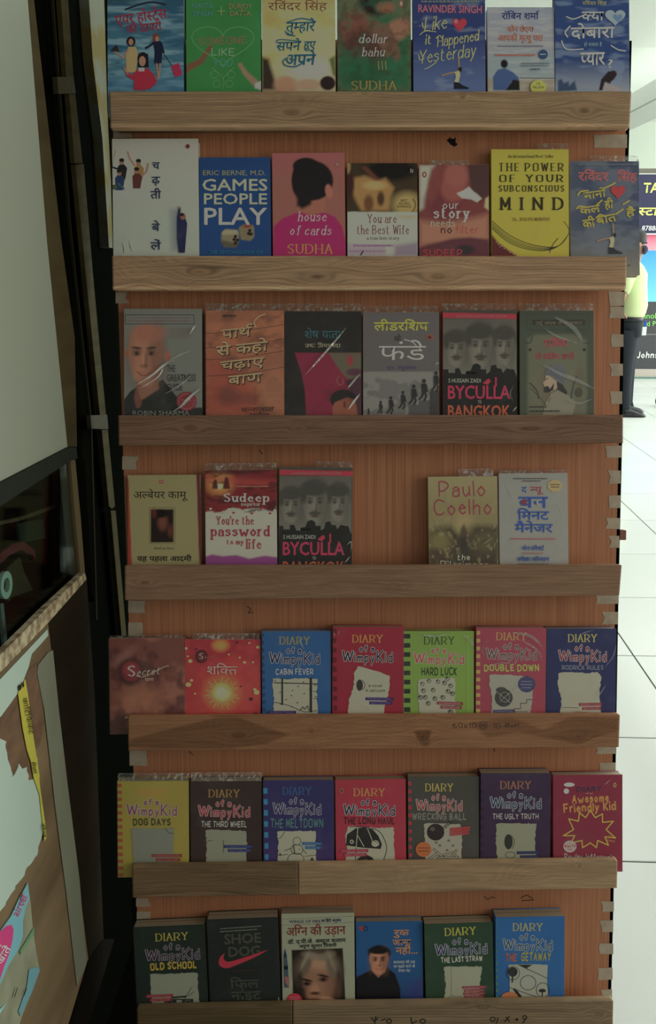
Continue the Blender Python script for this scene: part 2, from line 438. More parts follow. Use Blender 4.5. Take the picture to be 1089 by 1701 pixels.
class Grid:
    """pigment painter on points given in photo pixels"""
    def __init__(s, X, Y, col): s.X, s.Y = X, Y; s.c = np.empty(X.shape+(3,)); s.c[:] = lin(col)
    def mix(s, col, al):
        c = col if isinstance(col, np.ndarray) and col.ndim > 1 else lin(col); al = np.clip(al, 0, 1)[..., None]; s.c = s.c*(1-al)+c*al; return s
    def grad(s, y0, y1, col, al=1, x=False):
        t = ((s.X if x else s.Y)-y0)/(y1-y0); return s.mix(col, np.clip(t, 0, 1)*al)
    def ell(s, cx, cy, rx, ry, col, soft=.25, al=1, rot=0):
        dx, dy = s.X-cx, s.Y-cy; c_, s_ = math.cos(R(rot)), math.sin(R(rot)); d = np.hypot((dx*c_-dy*s_)/rx, (dx*s_+dy*c_)/ry)
        return s.mix(col, np.clip((1+soft/2-d)/soft, 0, 1)*al)
    def pol(s, pts, col, al=1, soft=1.2):
        P = np.asarray(pts, float); ins = np.zeros(s.X.shape, bool); D = np.full(s.X.shape, 1e9)
        for (ax, ay), (bx, by) in zip(P, np.roll(P, -1, 0)):
            if ay != by: ins ^= ((s.Y < ay) != (s.Y < by)) & (s.X < (bx-ax)*(s.Y-ay)/(by-ay)+ax)
            L2 = (bx-ax)**2+(by-ay)**2+1e-9; t = np.clip(((s.X-ax)*(bx-ax)+(s.Y-ay)*(by-ay))/L2, 0, 1)
            D = np.minimum(D, np.hypot(s.X-ax-t*(bx-ax), s.Y-ay-t*(by-ay)))
        return s.mix(col, np.clip(np.where(ins, D, -D)/soft+.5, 0, 1)*al)
    def nz(s, col, sx, sy=None, lo=.45, hi=.65, al=1, seed=0):
        f = fbm(s.X/sx, s.Y/(sy or sx), seed); return s.mix(col, np.clip((f-lo)/(hi-lo), 0, 1)*al)
    def var(s, amp, sx, sy=None, seed=0):
        s.c = s.c*(1+amp*(fbm(s.X/sx, s.Y/(sy or sx), seed)[..., None]-.5)*2); return s
    def out(s, ill=None): return np.clip(dull(s.c)/(ILL if ill is None else ill), 0.006, 0.85)
def face(g, cx, cy, w, h, skin, hair, look=0, must=False, dark=.5, beard=False, smile=True):
    """portrait head of width w, height h painted on a grid"""
    sh = tuple(np.array(skin)*dark)
    g.ell(cx, cy-h*.08, w/2, h*.40, skin, .12); g.ell(cx, cy+h*.12, w*.42, h*.38, skin, .14)
    g.ell(cx+w*.33, cy, w*.24, h*.45, sh, .9, .6); g.ell(cx-w*.45, cy+h*.05, w*.14, h*.4, sh, .9, .35)
    ey = cy-h*.03
    for sx in (-1, 1):
        ex = cx+sx*w*.2+look
        g.ell(ex, ey, w*.12, h*.05, sh, .8, .8); g.ell(ex, ey, w*.05, h*.028, (15, 10, 8), .6)
        g.ell(ex, ey-h*.085, w*.14, h*.022, tuple(np.array(hair)*.8+4), .6, .9, rot=sx*6)
        g.ell(ex, ey-h*.035, w*.12, h*.02, sh, .8, .7)
    g.ell(cx+w*.06+look, cy+h*.1, w*.05, h*.12, sh, .9, .55); g.ell(cx+look, cy+h*.17, w*.1, h*.03, sh, .7, .8)
    g.ell(cx-w*.03+look, cy+h*.08, w*.035, h*.1, tuple(np.minimum(255, np.array(skin)*1.18)), .9, .5)
    if must: g.ell(cx+look, cy+h*.235, w*.24, h*.045, hair, .5, .95)
    if smile:
        arc = lambda d0, d1, k: [(cx+look+w*k*t, cy+h*(.285+d0*(1-t*t)-.03*t*t)) for t in np.linspace(-1, 1, 9)]+[(cx+look+w*k*t, cy+h*(.285+d1*(1-t*t)-.03*t*t)) for t in np.linspace(1, -1, 9)]
        g.pol(arc(-.008, .05, .22), tuple(np.array(skin)*[.72, .42, .42]), .9, 2); g.pol(arc(.004, .028, .15), tuple(np.minimum(255, np.array(skin)*1.25)), .75, 1.5)
    else: g.ell(cx+look, cy+h*.3, w*.16, h*.03, tuple(np.array(skin)*[.65, .4, .4]), .6)
    if beard: g.ell(cx+look, cy+h*.4, w*.34, h*.13, hair, .5, .8)
# ------------------------------------------------------------------ books
ROW_TOP = [152, 425, 689.5, 939.5, 1189.5, 1435, 1668]     # top edge of each front slat, photo pixels
LEDGE = 0.0375                                             # books stand this far below the slat tops
FILM = None
def film_mat():
    m = bpy.data.materials.new('clear_plastic_film'); m.use_nodes = True; nt = m.node_tree; nt.nodes.clear()
    o = nt.nodes.new('ShaderNodeOutputMaterial'); tr = nt.nodes.new('ShaderNodeBsdfTransparent'); gl = nt.nodes.new('ShaderNodeBsdfGlossy')
    df = nt.nodes.new('ShaderNodeBsdfDiffuse'); df.inputs[0].default_value = (.9, .93, .9, 1); gl.inputs['Roughness'].default_value = .16  # white diffuse share lays a hazy veil over the covers
    m1 = nt.nodes.new('ShaderNodeMixShader'); m2 = nt.nodes.new('ShaderNodeMixShader'); m1.inputs[0].default_value = .5
    nt.links.new(df.outputs[0], m1.inputs[1]); nt.links.new(gl.outputs[0], m1.inputs[2])
    at = nt.nodes.new('ShaderNodeAttribute'); at.attribute_name = 'ink'
    nt.links.new(at.outputs['Fac'], m2.inputs[0])
    nt.links.new(tr.outputs[0], m2.inputs[1]); nt.links.new(m1.outputs[0], m2.inputs[2]); nt.links.new(m2.outputs[0], o.inputs[0])
    tc = nt.nodes.new('ShaderNodeTexCoord'); nz = nt.nodes.new('ShaderNodeTexNoise'); nz.inputs['Scale'].default_value = 38; nz.inputs['Detail'].default_value = 3; nz.inputs['Distortion'].default_value = 1.5
    bp = nt.nodes.new('ShaderNodeBump'); bp.inputs['Strength'].default_value = .5; bp.inputs['Distance'].default_value = .004
    nt.links.new(tc.outputs['Object'], nz.inputs['Vector']); nt.links.new(nz.outputs['Fac'], bp.inputs['Height']); nt.links.new(bp.outputs[0], gl.inputs['Normal'])
    return m
FILM = film_mat()
BOOKS = []
class Book(Print):
    def __init__(s, row, TL, TR, xl, xr, base, label, t=.016, step=6.0, spine=None, name='paperback_book', yb=None, top=None, lean=.021):
        """row 0-6; TL, TR top corners in pixels; xl, xr left and right edge where the slat hides the book (or at yb)"""
        y = yb or ROW_TOP[row]; wt = -.0525+t+.001; wb = min(-.0175, wt+lean)
        def P(px, py, w): return hit(px, py, RO+RN*w, RN)
        tl, tr = P(*TL, wt), P(*TR, wt); 
        wm = wt+(wb-wt)*.8; bl, br = P(xl, y, wm), P(xr, y, wm)
        ex = (tr-tl)/np.linalg.norm(tr-tl)+(br-bl)/np.linalg.norm(br-bl); ex /= np.linalg.norm(ex)
        W = (np.linalg.norm(tr-tl)+np.linalg.norm(br-bl))/2
        tm, bm = (tl+tr)/2, (bl+br)/2
        zz = bm-tm; v_m = (bm-RO) @ RV
        vt = (3-row)*PITCHV-LEDGE+.002+t*.12
        # push the bottom edge down to the ledge
        lw = (tm-RO) @ RN; vtop = (tm-RO) @ RV; k = (vtop-vt)/(vtop-v_m); um, ut = (bm-RO) @ RU, (tm-RO) @ RU
        roll = abs(float(((br-bl) @ RV))/W)*W/2
        bot = rk(ut+(um-ut)*k, vt+roll, wb)
        ez = tm-bot; ez = ez-ex*(ez @ ex); H = np.linalg.norm(ez); ez /= H; n = np.cross(ex, ez)
        super().__init__(bot, ex, ez, n)
        s.W, s.H, s.t, s.base, s.step, s.label, s.name, s.row = W-.0012, H, t, base, step, label, name, row
        s.spine = spine or base; s.ops = []; s.film = None; s.creases = []; s.flap = None; s.tint = 1.0
        BOOKS.append(s)
    def paint(s, f): s.ops.append(f); return s
    def build(s):
        W, H, t = s.W, s.H, s.t
        M = frame(s.O, s.ex, -s.n, s.ez); root = empty(s.name, M)
        tag(root, s.label, 'book', s.group)
        nx, nz = max(2, int(W*920/s.step)), max(2, int(H*920/s.step))
        x = np.linspace(-W/2, W/2, nx+1); z = np.linspace(0, H, nz+1); XX, ZZ = np.meshgrid(x, z)
        Pw = s.O+XX[..., None]*s.ex+ZZ[..., None]*s.ez; PX, PY = to_px(Pw)
        g = Grid(PX, PY, s.base)
        for f in s.ops: f(g)
        s.lay = 0
        V = np.stack([XX, np.zeros_like(XX), ZZ], -1).reshape(-1, 3); C = g.out(s.ill).reshape(-1, 3)
        ix = np.arange((nx+1)*(nz+1)).reshape(nz+1, nx+1)
        Q = np.stack([ix[:-1, :-1], ix[:-1, 1:], ix[1:, 1:], ix[1:, :-1]], -1).reshape(-1, 4)
        n0 = len(V); e = .0006; sp = alb(s.spine, s.ill)
        # cover boards: rim of the front board, spine on the left, back board
        bx = []
        def b(x0, x1, y0, y1, z0, z1): bx.append([(x0,y0,z0),(x0,y1,z0),(x1,y1,z0),(x1,y0,z0),(x0,y0,z1),(x0,y1,z1),(x1,y1,z1),(x1,y0,z1)])
        b(-W/2, W/2, .00005, e, 0, H); b(-W/2, -W/2+e, .00005, t, 0, H); b(-W/2, W/2, t-e, t, 0, H)
        BV = np.array(bx).reshape(-1, 3); BQ = np.concatenate([np.array(BOXF)+8*k for k in range(len(bx))])+n0
        cov = mesh('cover', np.concatenate([V, BV]), [np.concatenate([Q, BQ])], np.concatenate([C, np.broadcast_to(sp, (len(BV), 3))]))
        cover = obj('cover', cov, INK, root)
        if s.V:
            V = np.concatenate(s.V); ok = np.clip(V[:, 0], -W/2+.0002, W/2-.0002); V[:, 0] = ok; V[:, 2] = np.clip(V[:, 2], .0005, H-.0003)
            lm = mesh('printed_artwork', V, [np.concatenate(a) for a in (s.Q, s.T) if a], np.concatenate(s.C))
            obj('printed_artwork', lm, INK, cover)
        Geo().box(-W/2+e, W/2-.0012, e, t-e, .0012, H-.0012).build('page_block', PAGES, root)
        if s.film is not None: s.sleeve(root)
        return root
    def sleeve(s, root):
        """clear film wrapped round the book, with an open flap standing above it and sharp creases"""
        W, H, t = s.W, s.H, s.t; V, Q, F = [], [], []; rr = np.random.RandomState(int(abs(s.O[0])*9999) % 9999+s.row)
        def sheet(x0, x1, z0, z1, nx, nz, yf, ff):
            n = sum(len(v) for v in V); X, Z = np.meshgrid(np.linspace(x0, x1, nx+1), np.linspace(z0, z1, nz+1))
            V.append(np.stack([X, yf(X, Z), Z], -1).reshape(-1, 3)); F.append(np.clip(ff(X, Z), 0, 1).ravel())
            ix = np.arange(X.size).reshape(nz+1, nx+1)+n; Q.append(np.stack([ix[:-1, :-1], ix[:-1, 1:], ix[1:, 1:], ix[1:, :-1]], -1).reshape(-1, 4))
        sd = rr.randint(99); fl = s.film
        sheet(-W/2-.0008, W/2+.0008, .001, H+.0008, 14, 20, lambda X, Z: -.0026-.0008*fbm(X*60, Z*60, sd), lambda X, Z: fl+.16*np.clip(fbm(X*55+Z*40, Z*26-X*30, sd)-.58, 0, 1))
        if s.flap:
            h, x0, x1 = s.flap; x0 = -W/2+x0*W; x1 = -W/2+x1*W
            def ff(X, Z):
                q = (Z-H)/h; return .15+.9*np.clip(fbm(X*300, Z*220, sd+3)-.56, 0, 1)*6+.22*(q > .86)  # whiter speckles stand in for glints on the flap
            sheet(x0, x1, H, H+h, 50, 5, lambda X, Z: t*.35*np.clip((Z-H)/h, 0, 1)+.0018*(fbm(X*120, Z*50, sd)-.5)*np.clip((Z-H)/h, 0, 1), ff)
        for pts, w, al in s.creases:                    # raised whitish ribbons standing in for glints on the film
            P = np.asarray(pts, float); v, q = ribbon(catmull(P, 6), w); k = len(v)//2
            x, z = s.loc(v[:, 0], v[:, 1]); taper = np.sin(np.pi*np.linspace(0.04, .96, k)); mid = (x[0::2]+x[1::2])/2, (z[0::2]+z[1::2])/2
            for j in (0, 1):
                x[j::2] = mid[0]+(x[j::2]-mid[0])*taper; z[j::2] = mid[1]+(z[j::2]-mid[1])*taper
            n = sum(len(a) for a in V); y = np.full_like(x, -.0042); y[1::2] -= .0012
            V.append(np.stack([np.clip(x, -W/2, W/2), y, np.clip(z, 0, H)], 1)); F.append(np.full(len(x), min(1, al*1.25))); Q.append(q+n)
        f = np.concatenate(F); obj('plastic_sleeve', mesh('plastic_sleeve', np.concatenate(V), [np.concatenate(Q)], np.stack([f]*3, 1), smooth=True), FILM, root)
    group = None
# ================================================================== the setting
K_ = (18, 20, 18); W_ = (176, 178, 160)
HI = 0.95                                           # how bright the concourse stands
PLAST = mat('pale_plaster', alb((222, 230, 214), HI), .9, .2, bump=(60, .2))
CEILM = mat('white_ceiling_paint', (.80, .82, .77), .9, .2)
GROUT = mat('grey_grout', (.16, .17, .16), .9, .1)
TILE = mat('glossy_white_tile', (.78, .80, .76), .18, .5, noise=((.8, .8, .8), (.83, .85, .81), .2))
def struct(o): o['kind'] = 'structure'; return o
fl = struct(Geo().box(-3, 8, -2, 13.2, -.12, -.004).build('floor', GROUT))
tile_me = Geo().box(-.2975, .2975, -.2975, .2975, -.004, 0, .0012).me('tile'); tile_me.materials.append(TILE)
ya = float(floor_pt(1050, 1431)[1]); xa = float(floor_pt(1089, 887)[0])
first = True
for i in range(-2, 8):
    for j in range(-3, 18):
        x, y = xa-.3+i*.6, ya+.3+j*.6
        if y > 12.8 or y < .3: continue
        u, v = to_px(np.array([x, y, 0.])); 
        if u < 850 or u > 1900: continue
        o = bpy.data.objects.new('tile', tile_me); COL.objects.link(o); o.parent = fl; o.location = (x, y, 0)
struct(Geo().box(-3, 8, 13.0, 13.2, 0, 3.4).build('wall_back', PLAST))
struct(Geo().box(-3.2, -3, 1.9, 13.2, 0, 3.4).build('wall_left', PLAST))
struct(Geo().box(-3, 8, 1.9, 13.2, 3.28, 3.45).build('ceiling', CEILM))
struct(Geo().box(-3, 8, 6.2, 7.8, 3.14, 3.28).build('trim_1', CEILM))
bx = float(deep_pt(1089, 165, 7.6)[0]); bz = float(deep_pt(1089, 165, 7.6)[2])
struct(Geo().box(bx, bx+.35, 2.2, 12.9, bz, bz+.17, .01).build('trim_2', mat('grey_white_paint', (.50, .52, .47), .8, .2)))
# ---- advertising board and sign at the far end
YB = float(floor_pt(1060, 629)[1])
def at(px, py, y=None): return deep_pt(px, py, y or YB)
x0 = at(1012, 500)[0]; x1 = x0+2.6; z = lambda py: float(at(1075, py)[2])
bd = empty('advertising_banner', frame((x0, YB, 0), (1, 0, 0), (0, 1, 0), (0, 0, 1)))
tag(bd, 'large pink, cyan and dark grey advertising banner on a frame behind the standing man', 'banner')
def panel(name, za, zb, m, y0=0, y1=.03, xa=0, xb=2.6, parent=bd): return Geo().box(xa, xb, y0, y1, za, zb).build(name, m, parent)
panel('frame_rail', .0, z(626), mat('teal_frame', alb((96, 128, 118), HI), .5), -.02, .05)
panel('lower_edge_strip', z(626), z(613), mat('pinkish_strip', alb((176, 164, 154), HI), .7))
panel('dark_panel', z(613), z(501), mat('dark_vinyl', alb((62, 62, 66), HI), .4))
def grad_panel(name, za, zb, c0, c1, y0, parent, xb=2.6):
    n = 24; V = []; F = []; C = []
    for i in range(n+1):
        t = i/n; zz = za+(zb-za)*t; c = alb(c0, HI)*(1-t)+alb(c1, HI)*t
        for (xx, yy) in ((0, y0), (xb, y0), (xb, .03), (0, .03)): V.append((xx, yy, zz)); C.append(c)
    for i in range(n):
        for k in range(4): F.append((i*4+k, i*4+(k+1) % 4, (i+1)*4+(k+1) % 4, (i+1)*4+k))
    F += [(0, 1, 2, 3), (n*4+3, n*4+2, n*4+1, n*4)]
    me = mesh(name, V, F, C); return obj(name, me, INK, parent)
grad_panel('cyan_panel', z(501), z(416), (96, 196, 232), (40, 146, 214), 0, bd)
grad_panel('pink_panel', z(416), z(390), (216, 150, 168), (206, 74, 108), 0, bd)
pr = Print((x0, YB-.002, 0), (1, 0, 0), (0, 0, 1), (0, -1, 0), layer=.0006); pr.ill = HI
def aw(txt, xl, yb, h, w, c, **k): pr.T_(txt, xl+w/2, yb, h, w, c, **k)
aw('Technology', 1045, 529, 9.5, 64, (120, 206, 76), f='s', bold=.03); aw('and Products', 1062, 541.5, 8.5, 64, (120, 206, 76), f='s', bold=.03)
pr.line([(1058, 555.5), (1110, 555.5)], .8, (150, 150, 150)); aw('Johnson', 1057, 594, 9.5, 52, (222, 224, 220), f='p', t=1.8, sl=.15)
def finish(pr, name, parent):
    o = obj(name, mesh(name, np.concatenate(pr.V), [np.concatenate(a) for a in (pr.Q, pr.T) if a], np.concatenate(pr.C)), INK, parent)
    return o
o = finish(pr, 'printed_lettering', None); o.matrix_parent_inverse = Matrix.Identity(4); o.parent = bd; o.location = (0, -.002, 0)
sg = empty('shop_sign', frame((x0, YB, z(389.5)), (1, 0, 0), (0, 1, 0), (0, 0, 1))); tag(sg, 'navy sign board with yellow capitals and white phone number above the pink banner', 'sign')
h_ = z(288)-z(389.5)
panel('board', .012, h_-.012, mat('navy_vinyl', alb((38, 36, 74), HI), .4), -.02, .03, .012, 2.588, sg)
Geo().box(0, 2.6, -.03, .03, 0, .012).box(0, 2.6, -.03, .03, h_-.012, h_).box(0, .012, -.03, .03, .012, h_-.012).box(2.588, 2.6, -.03, .03, .012, h_-.012).build('border', mat('white_border', (.8, .82, .78), .6), sg)
pr = Print((x0, YB-.022, z(389.5)), (1, 0, 0), (0, 0, 1), (0, -1, 0), layer=.0006); pr.ill = HI
aw('TA', 1069, 320, 17, 24, (222, 222, 96), f='s', bold=.05, sl=.12); aw('स्टार', 1060, 357.5, 12, 44, (222, 222, 96), f='d', bold=.03, sl=.15); aw('87888', 1065, 383, 8.5, 28, (220, 224, 226), f='s', bold=.03, sl=.15)
o = finish(pr, 'sign_lettering', None); o.parent = sg; o.location = (0, -.022, 0)
Geo().box(0, 2.6, -.05, .1, h_+.004, h_+.05).build('top_rail', mat('brown_rail', alb((104, 96, 84), HI), .6), sg)
# ---- the standing man
MY = float(floor_pt(1050, 688)[1]); mp = lambda px, py, dy=0: deep_pt(px, py, MY+dy)
man = empty('person', frame(floor_pt(1048, 689), (1, 0, 0), (0, 1, 0), (0, 0, 1)))
tag(man, 'man in pale yellow shirt, dark trousers and navy face mask standing side-on before the banner', 'person')
mo = np.array(man.location)
def skinned(name, V, E, rad, m, parent, sub=2):
    me = bpy.data.meshes.new(name); me.from_pydata([tuple(v-mo) for v in V], E, []); o = obj(name, me, m, parent)
    o.modifiers.new('skin', 'SKIN').use_smooth_shade = True
    for i, r in enumerate(rad):
        me.skin_vertices[0].data[i].radius = (r, r) if not hasattr(r, '__len__') else r
    me.skin_vertices[0].data[0].use_root = True
    s = o.modifiers.new('sub', 'SUBSURF'); s.levels = s.render_levels = sub; return o
SKIN = mat('brown_skin', alb((150, 106, 84), HI), .5, .4); SHIRT = mat('pale_yellow_cotton', alb((196, 212, 150), HI), .85, .2, bump=(40, .5)); TROU = mat('charcoal_trouser_cloth', alb((38, 42, 48), HI), .85, .2, bump=(30, .4))
V = [mp(1045, 530), mp(1047, 490), mp(1048, 458), mp(1051, 438), mp(1055, 422), mp(1057, 404), mp(1057, 396)]; E = [(i, i+1) for i in range(6)]; r = [.08, .09, .10, .05, .07, .088, .07]
for s, (sh, el, wr, hd, kn, an, toe) in ((-1, ((1046, 450), (1034, 486), (1031, 503), (1031, 514), (1041, 606), (1038, 672), (1044, 686))), (1, ((1050, 450), (1040, 486), (1037, 505), (1039, 516), (1044, 603), (1042, 664), (1050, 679)))):
    k = len(V); d = s*.17
    V += [mp(*sh, d), mp(*el, s*.21), mp(*wr, s*.2), mp(*hd, s*.19)]; E += [(2, k), (k, k+1), (k+1, k+2), (k+2, k+3)]; r += [.06, .042, .03, .034]
    palm = V[-1]
    for f in range(5):
        j = len(V); dd = np.array([.02*(f-2) if f else -.035, 0, -.05 if f else -.02]); V += [palm+dd*.6, palm+dd*1.3+[.01, 0, -.02]]; E += [(k+3, j), (j, j+1)]; r += [.011, .008]
    k = len(V); V += [mp(1044, 545, s*.09), mp(*kn, s*.11), mp(*an, s*.12), mp(*toe, s*.13)]; E += [(0, k), (k, k+1), (k+1, k+2), (k+2, k+3)]; r += [.06, .045, .035, .03]
skinned('body', V, E, r, SKIN, man)
def loft(name, rings, m, parent, seg=20):
    """rings: (centre pixel x, y, depth offset, half width front-back, half width across)"""
    g = Geo(); vs = []
    for px, py, dy, a, b in rings:
        c = mp(px, py, dy)-mo
        for k in range(seg): vs.append((c[0]+a*math.cos(2*math.pi*k/seg), c[1]+b*math.sin(2*math.pi*k/seg), c[2]))
    n = len(rings); fs = [(i*seg+k, i*seg+(k+1) % seg, (i+1)*seg+(k+1) % seg, (i+1)*seg+k) for i in range(n-1) for k in range(seg)]+[tuple(range(seg)), tuple(range(n*seg-1, (n-1)*seg-1, -1))]
    return g.add(vs, fs).build(name, m, parent, True)
sh = loft('shirt', [(1050, 434, 0, .06, .07), (1049, 442, 0, .10, .17), (1049, 455, 0, .135, .20), (1047, 475, 0, .143, .19), (1047.5, 492, 0, .146, .18), (1048, 507, 0, .146, .18), (1047, 519, 0, .134, .17), (1045.5, 528, 0, .118, .16)], SHIRT, man)
for s, el in ((-1, (1034, 485)), (1, (1040, 484))):
    a, b_ = mp(1048, 446, s*.16)-mo, mp(*el, s*.205)-mo; Geo().tube([a, a*.5+b_*.5, b_], [.075, .066, .062], 14).build('sleeve', SHIRT, man, True)
Geo().tube([mp(1044.5, 436)-mo, mp(1056, 438)-mo], [.06, .055], 14).build('collar', SHIRT, man, True)
loft('belt', [(1045.5, 525, 0, .124, .165), (1045.5, 531.5, 0, .122, .165)], mat('black_leather', (.012, .012, .014), .35), man)
Tn = [(1045.5, 530, 0, .118, .16), (1045, 545, 0, .115, .165), (1044.5, 558, 0, .105, .16)]
loft('trousers_seat', Tn, TROU, man)
for s, (kx, ax, ay) in ((-1, (1040, 1037, 684)), (1, (1043.5, 1041, 674))):
    loft('trouser_leg', [(1044, 548, s*.08, .10, .085), (1043+s, 572, s*.09, .085, .08), (kx, 606, s*.11, .064, .066), (ax+1, 640, s*.12, .057, .058), (ax, ay-8, s*.12, .054, .055), (ax+1, ay, s*.12, .058, .055)], TROU, man)
for s, (x, y) in ((-1, (1036, 689.5)), (1, (1046, 682.5))):
    c = mp(x, y, 0)-mo; c[1] = s*.12; c[2] = 0; g = Geo(); rr = []
    for t, w, h in ((-.085, .028, .05), (-.06, .042, .085), (0, .042, .085), (.05, .045, .06), (.10, .044, .045), (.135, .030, .032), (.15, .008, .015)):
        for k in range(12):
            a = 2*math.pi*k/12; rr.append((c[0]+t+.01, c[1]+w*math.cos(a), max(0, h/2+h/2*math.sin(a)) if math.sin(a) > -.5 else 0))
    g.add(rr, [(i*12+k, i*12+(k+1) % 12, (i+1)*12+(k+1) % 12, (i+1)*12+k) for i in range(6) for k in range(12)]+[tuple(range(12)), tuple(range(83, 71, -1))]).build('shoe', mat('black_shoe_leather', (.012, .012, .014), .3), man, True)
# head details: face turned right
hc = mp(1057, 404)-mo
HAIR = mat('black_hair', (.012, .011, .011), .6)
g = Geo().lathe([(.001, .115), (.05, .108), (.082, .085), (.098, .045), (.098, .01), (.088, -.02), (.07, -.03), (.0, -.03)], (hc[0]-.012, hc[1], hc[2]+.012), 20).build('hair', HAIR, man, True)
g = Geo()
for k, (dz, w) in enumerate(((-.015, .045), (-.03, .068), (-.055, .07), (-.085, .055), (-.10, .03))): pass
rg = [(0.0, .055, -.02), (.012, .062, -.045), (.014, .06, -.07), (.004, .05, -.1)]; vs = []
for ox, w, dz in rg:
    for k in range(11):
        a = -math.pi/2+math.pi*k/10; vs.append((hc[0]+.035+ox+w*math.cos(a)*.95, hc[1]+(w+.022)*math.sin(a), hc[2]+dz))
Geo().add(vs, [(i*11+k, i*11+k+1, (i+1)*11+k+1, (i+1)*11+k) for i in range(3) for k in range(10)]).build('face_mask', mat('navy_mask_cloth', alb((26, 34, 64), HI), .8), man, True)
for s in (-1, 1):
    Geo().lathe([(.001, -.008), (.008, -.004), (.009, 0), (.008, .004), (.001, .008)], (hc[0]+.082, hc[1]+s*.03, hc[2]+.002), 10).build('eye', mat('eye_dark', (.02, .015, .012), .2), man, True)
    Geo().lathe([(.001, -.012), (.02, -.008), (.026, 0), (.02, .01), (.001, .012)], (hc[0]-.005, hc[1]+s*.088, hc[2]-.015), 12, 'y').build('ear', SKIN, man, True)
c = mp(1058, 545)-mo; c[1] = -.175
Geo().box(c[0]-.022, c[0]+.018, c[1]-.008, c[1]+.004, c[2]-.05, c[2]+.03, .003).build('identity_card', mat('white_plastic_card', (.7, .72, .72), .3), man)
Geo().box(c[0]-.012, c[0]+.014, c[1]-.010, c[1]+.006, c[2]+.03, c[2]+.085, .003).build('lanyard_clip', mat('blue_clip', alb((40, 70, 170), HI), .4), man)
# ---- castor at the right edge
wp = floor_pt(1097, 676); cs = empty('castor_wheel', frame(wp, (1, 0, 0), (0, 1, 0), (0, 0, 1))); tag(cs, 'black rubber castor wheel on the white floor at the right edge', 'wheel')
RUB = mat('black_rubber', (.012, .012, .012), .6)
Geo().lathe([(.02, -.02), (.055, -.02), (.062, -.012), (.062, .012), (.055, .02), (.02, .02)], (0, 0, .062), 22, 'y').build('tyre', RUB, cs, True)
Geo().box(-.02, .02, -.035, -.022, .05, .15).box(-.02, .02, .022, .035, .05, .15).box(-.025, .025, -.035, .035, .15, .16).build('fork', mat('dark_steel', (.05, .05, .055), .4, metal=.8), cs)
# ================================================================== the book rack
rack = empty('book_rack', frame(rk(0, 0, 0), RU, -RN, RV)); tag(rack, 'tall leaning display rack of red-brown laminate with seven bare wooden slats', 'rack')
def rl(P): P = np.asarray(P)-RO; return np.stack([P @ RU, P @ -RN, P @ RV], -1)     # world to rack coordinates
wL = -.0535
def r2(px, py, w=wL): return rl(hit(px, py, RO+RN*w, RN))
top = r2(600, 66)[2]; bot_v = -(RO[2]+RN[2]*wL)/RV[2]+.004
lam = [r2(184, 66), r2(1043, 66), r2(1038, 250), r2(1031, 480), r2(1027, 740), r2(1021, 1000), r2(1017, 1250), r2(1013, 1500), r2(1009, 1660)]
lft = [r2(228, 1530), r2(221, 1262), r2(213, 1000), r2(204, 745), r2(196, 500), r2(188, 230)]
lam = [(p[0], -wL, p[2]) for p in lam]; lft = [(p[0], -wL, p[2]) for p in lft]
P = lam+[(lam[-1][0]-.002, -wL, bot_v), (lft[0][0]+.012, -wL, bot_v)]+lft
LAMM = mat('red_brown_laminate', alb((154, 99, 60)), .5, .35, noise=((300, 2, 3), alb((126, 78, 46)), .22))
Geo().prism(P, (0, .003, 0)).build('laminate_sheet', LAMM, rack)
BLK = mat('soft_black', (.0035, .004, .003), 1.0, 0)
g = Geo()
bk = [(p[0]+(.0075 if p[0] > 0 else .001), -wL+.0035, p[2]) for p in P]; g.prism(bk, (0, .022, 0)).build('backing_board', BLK, rack)
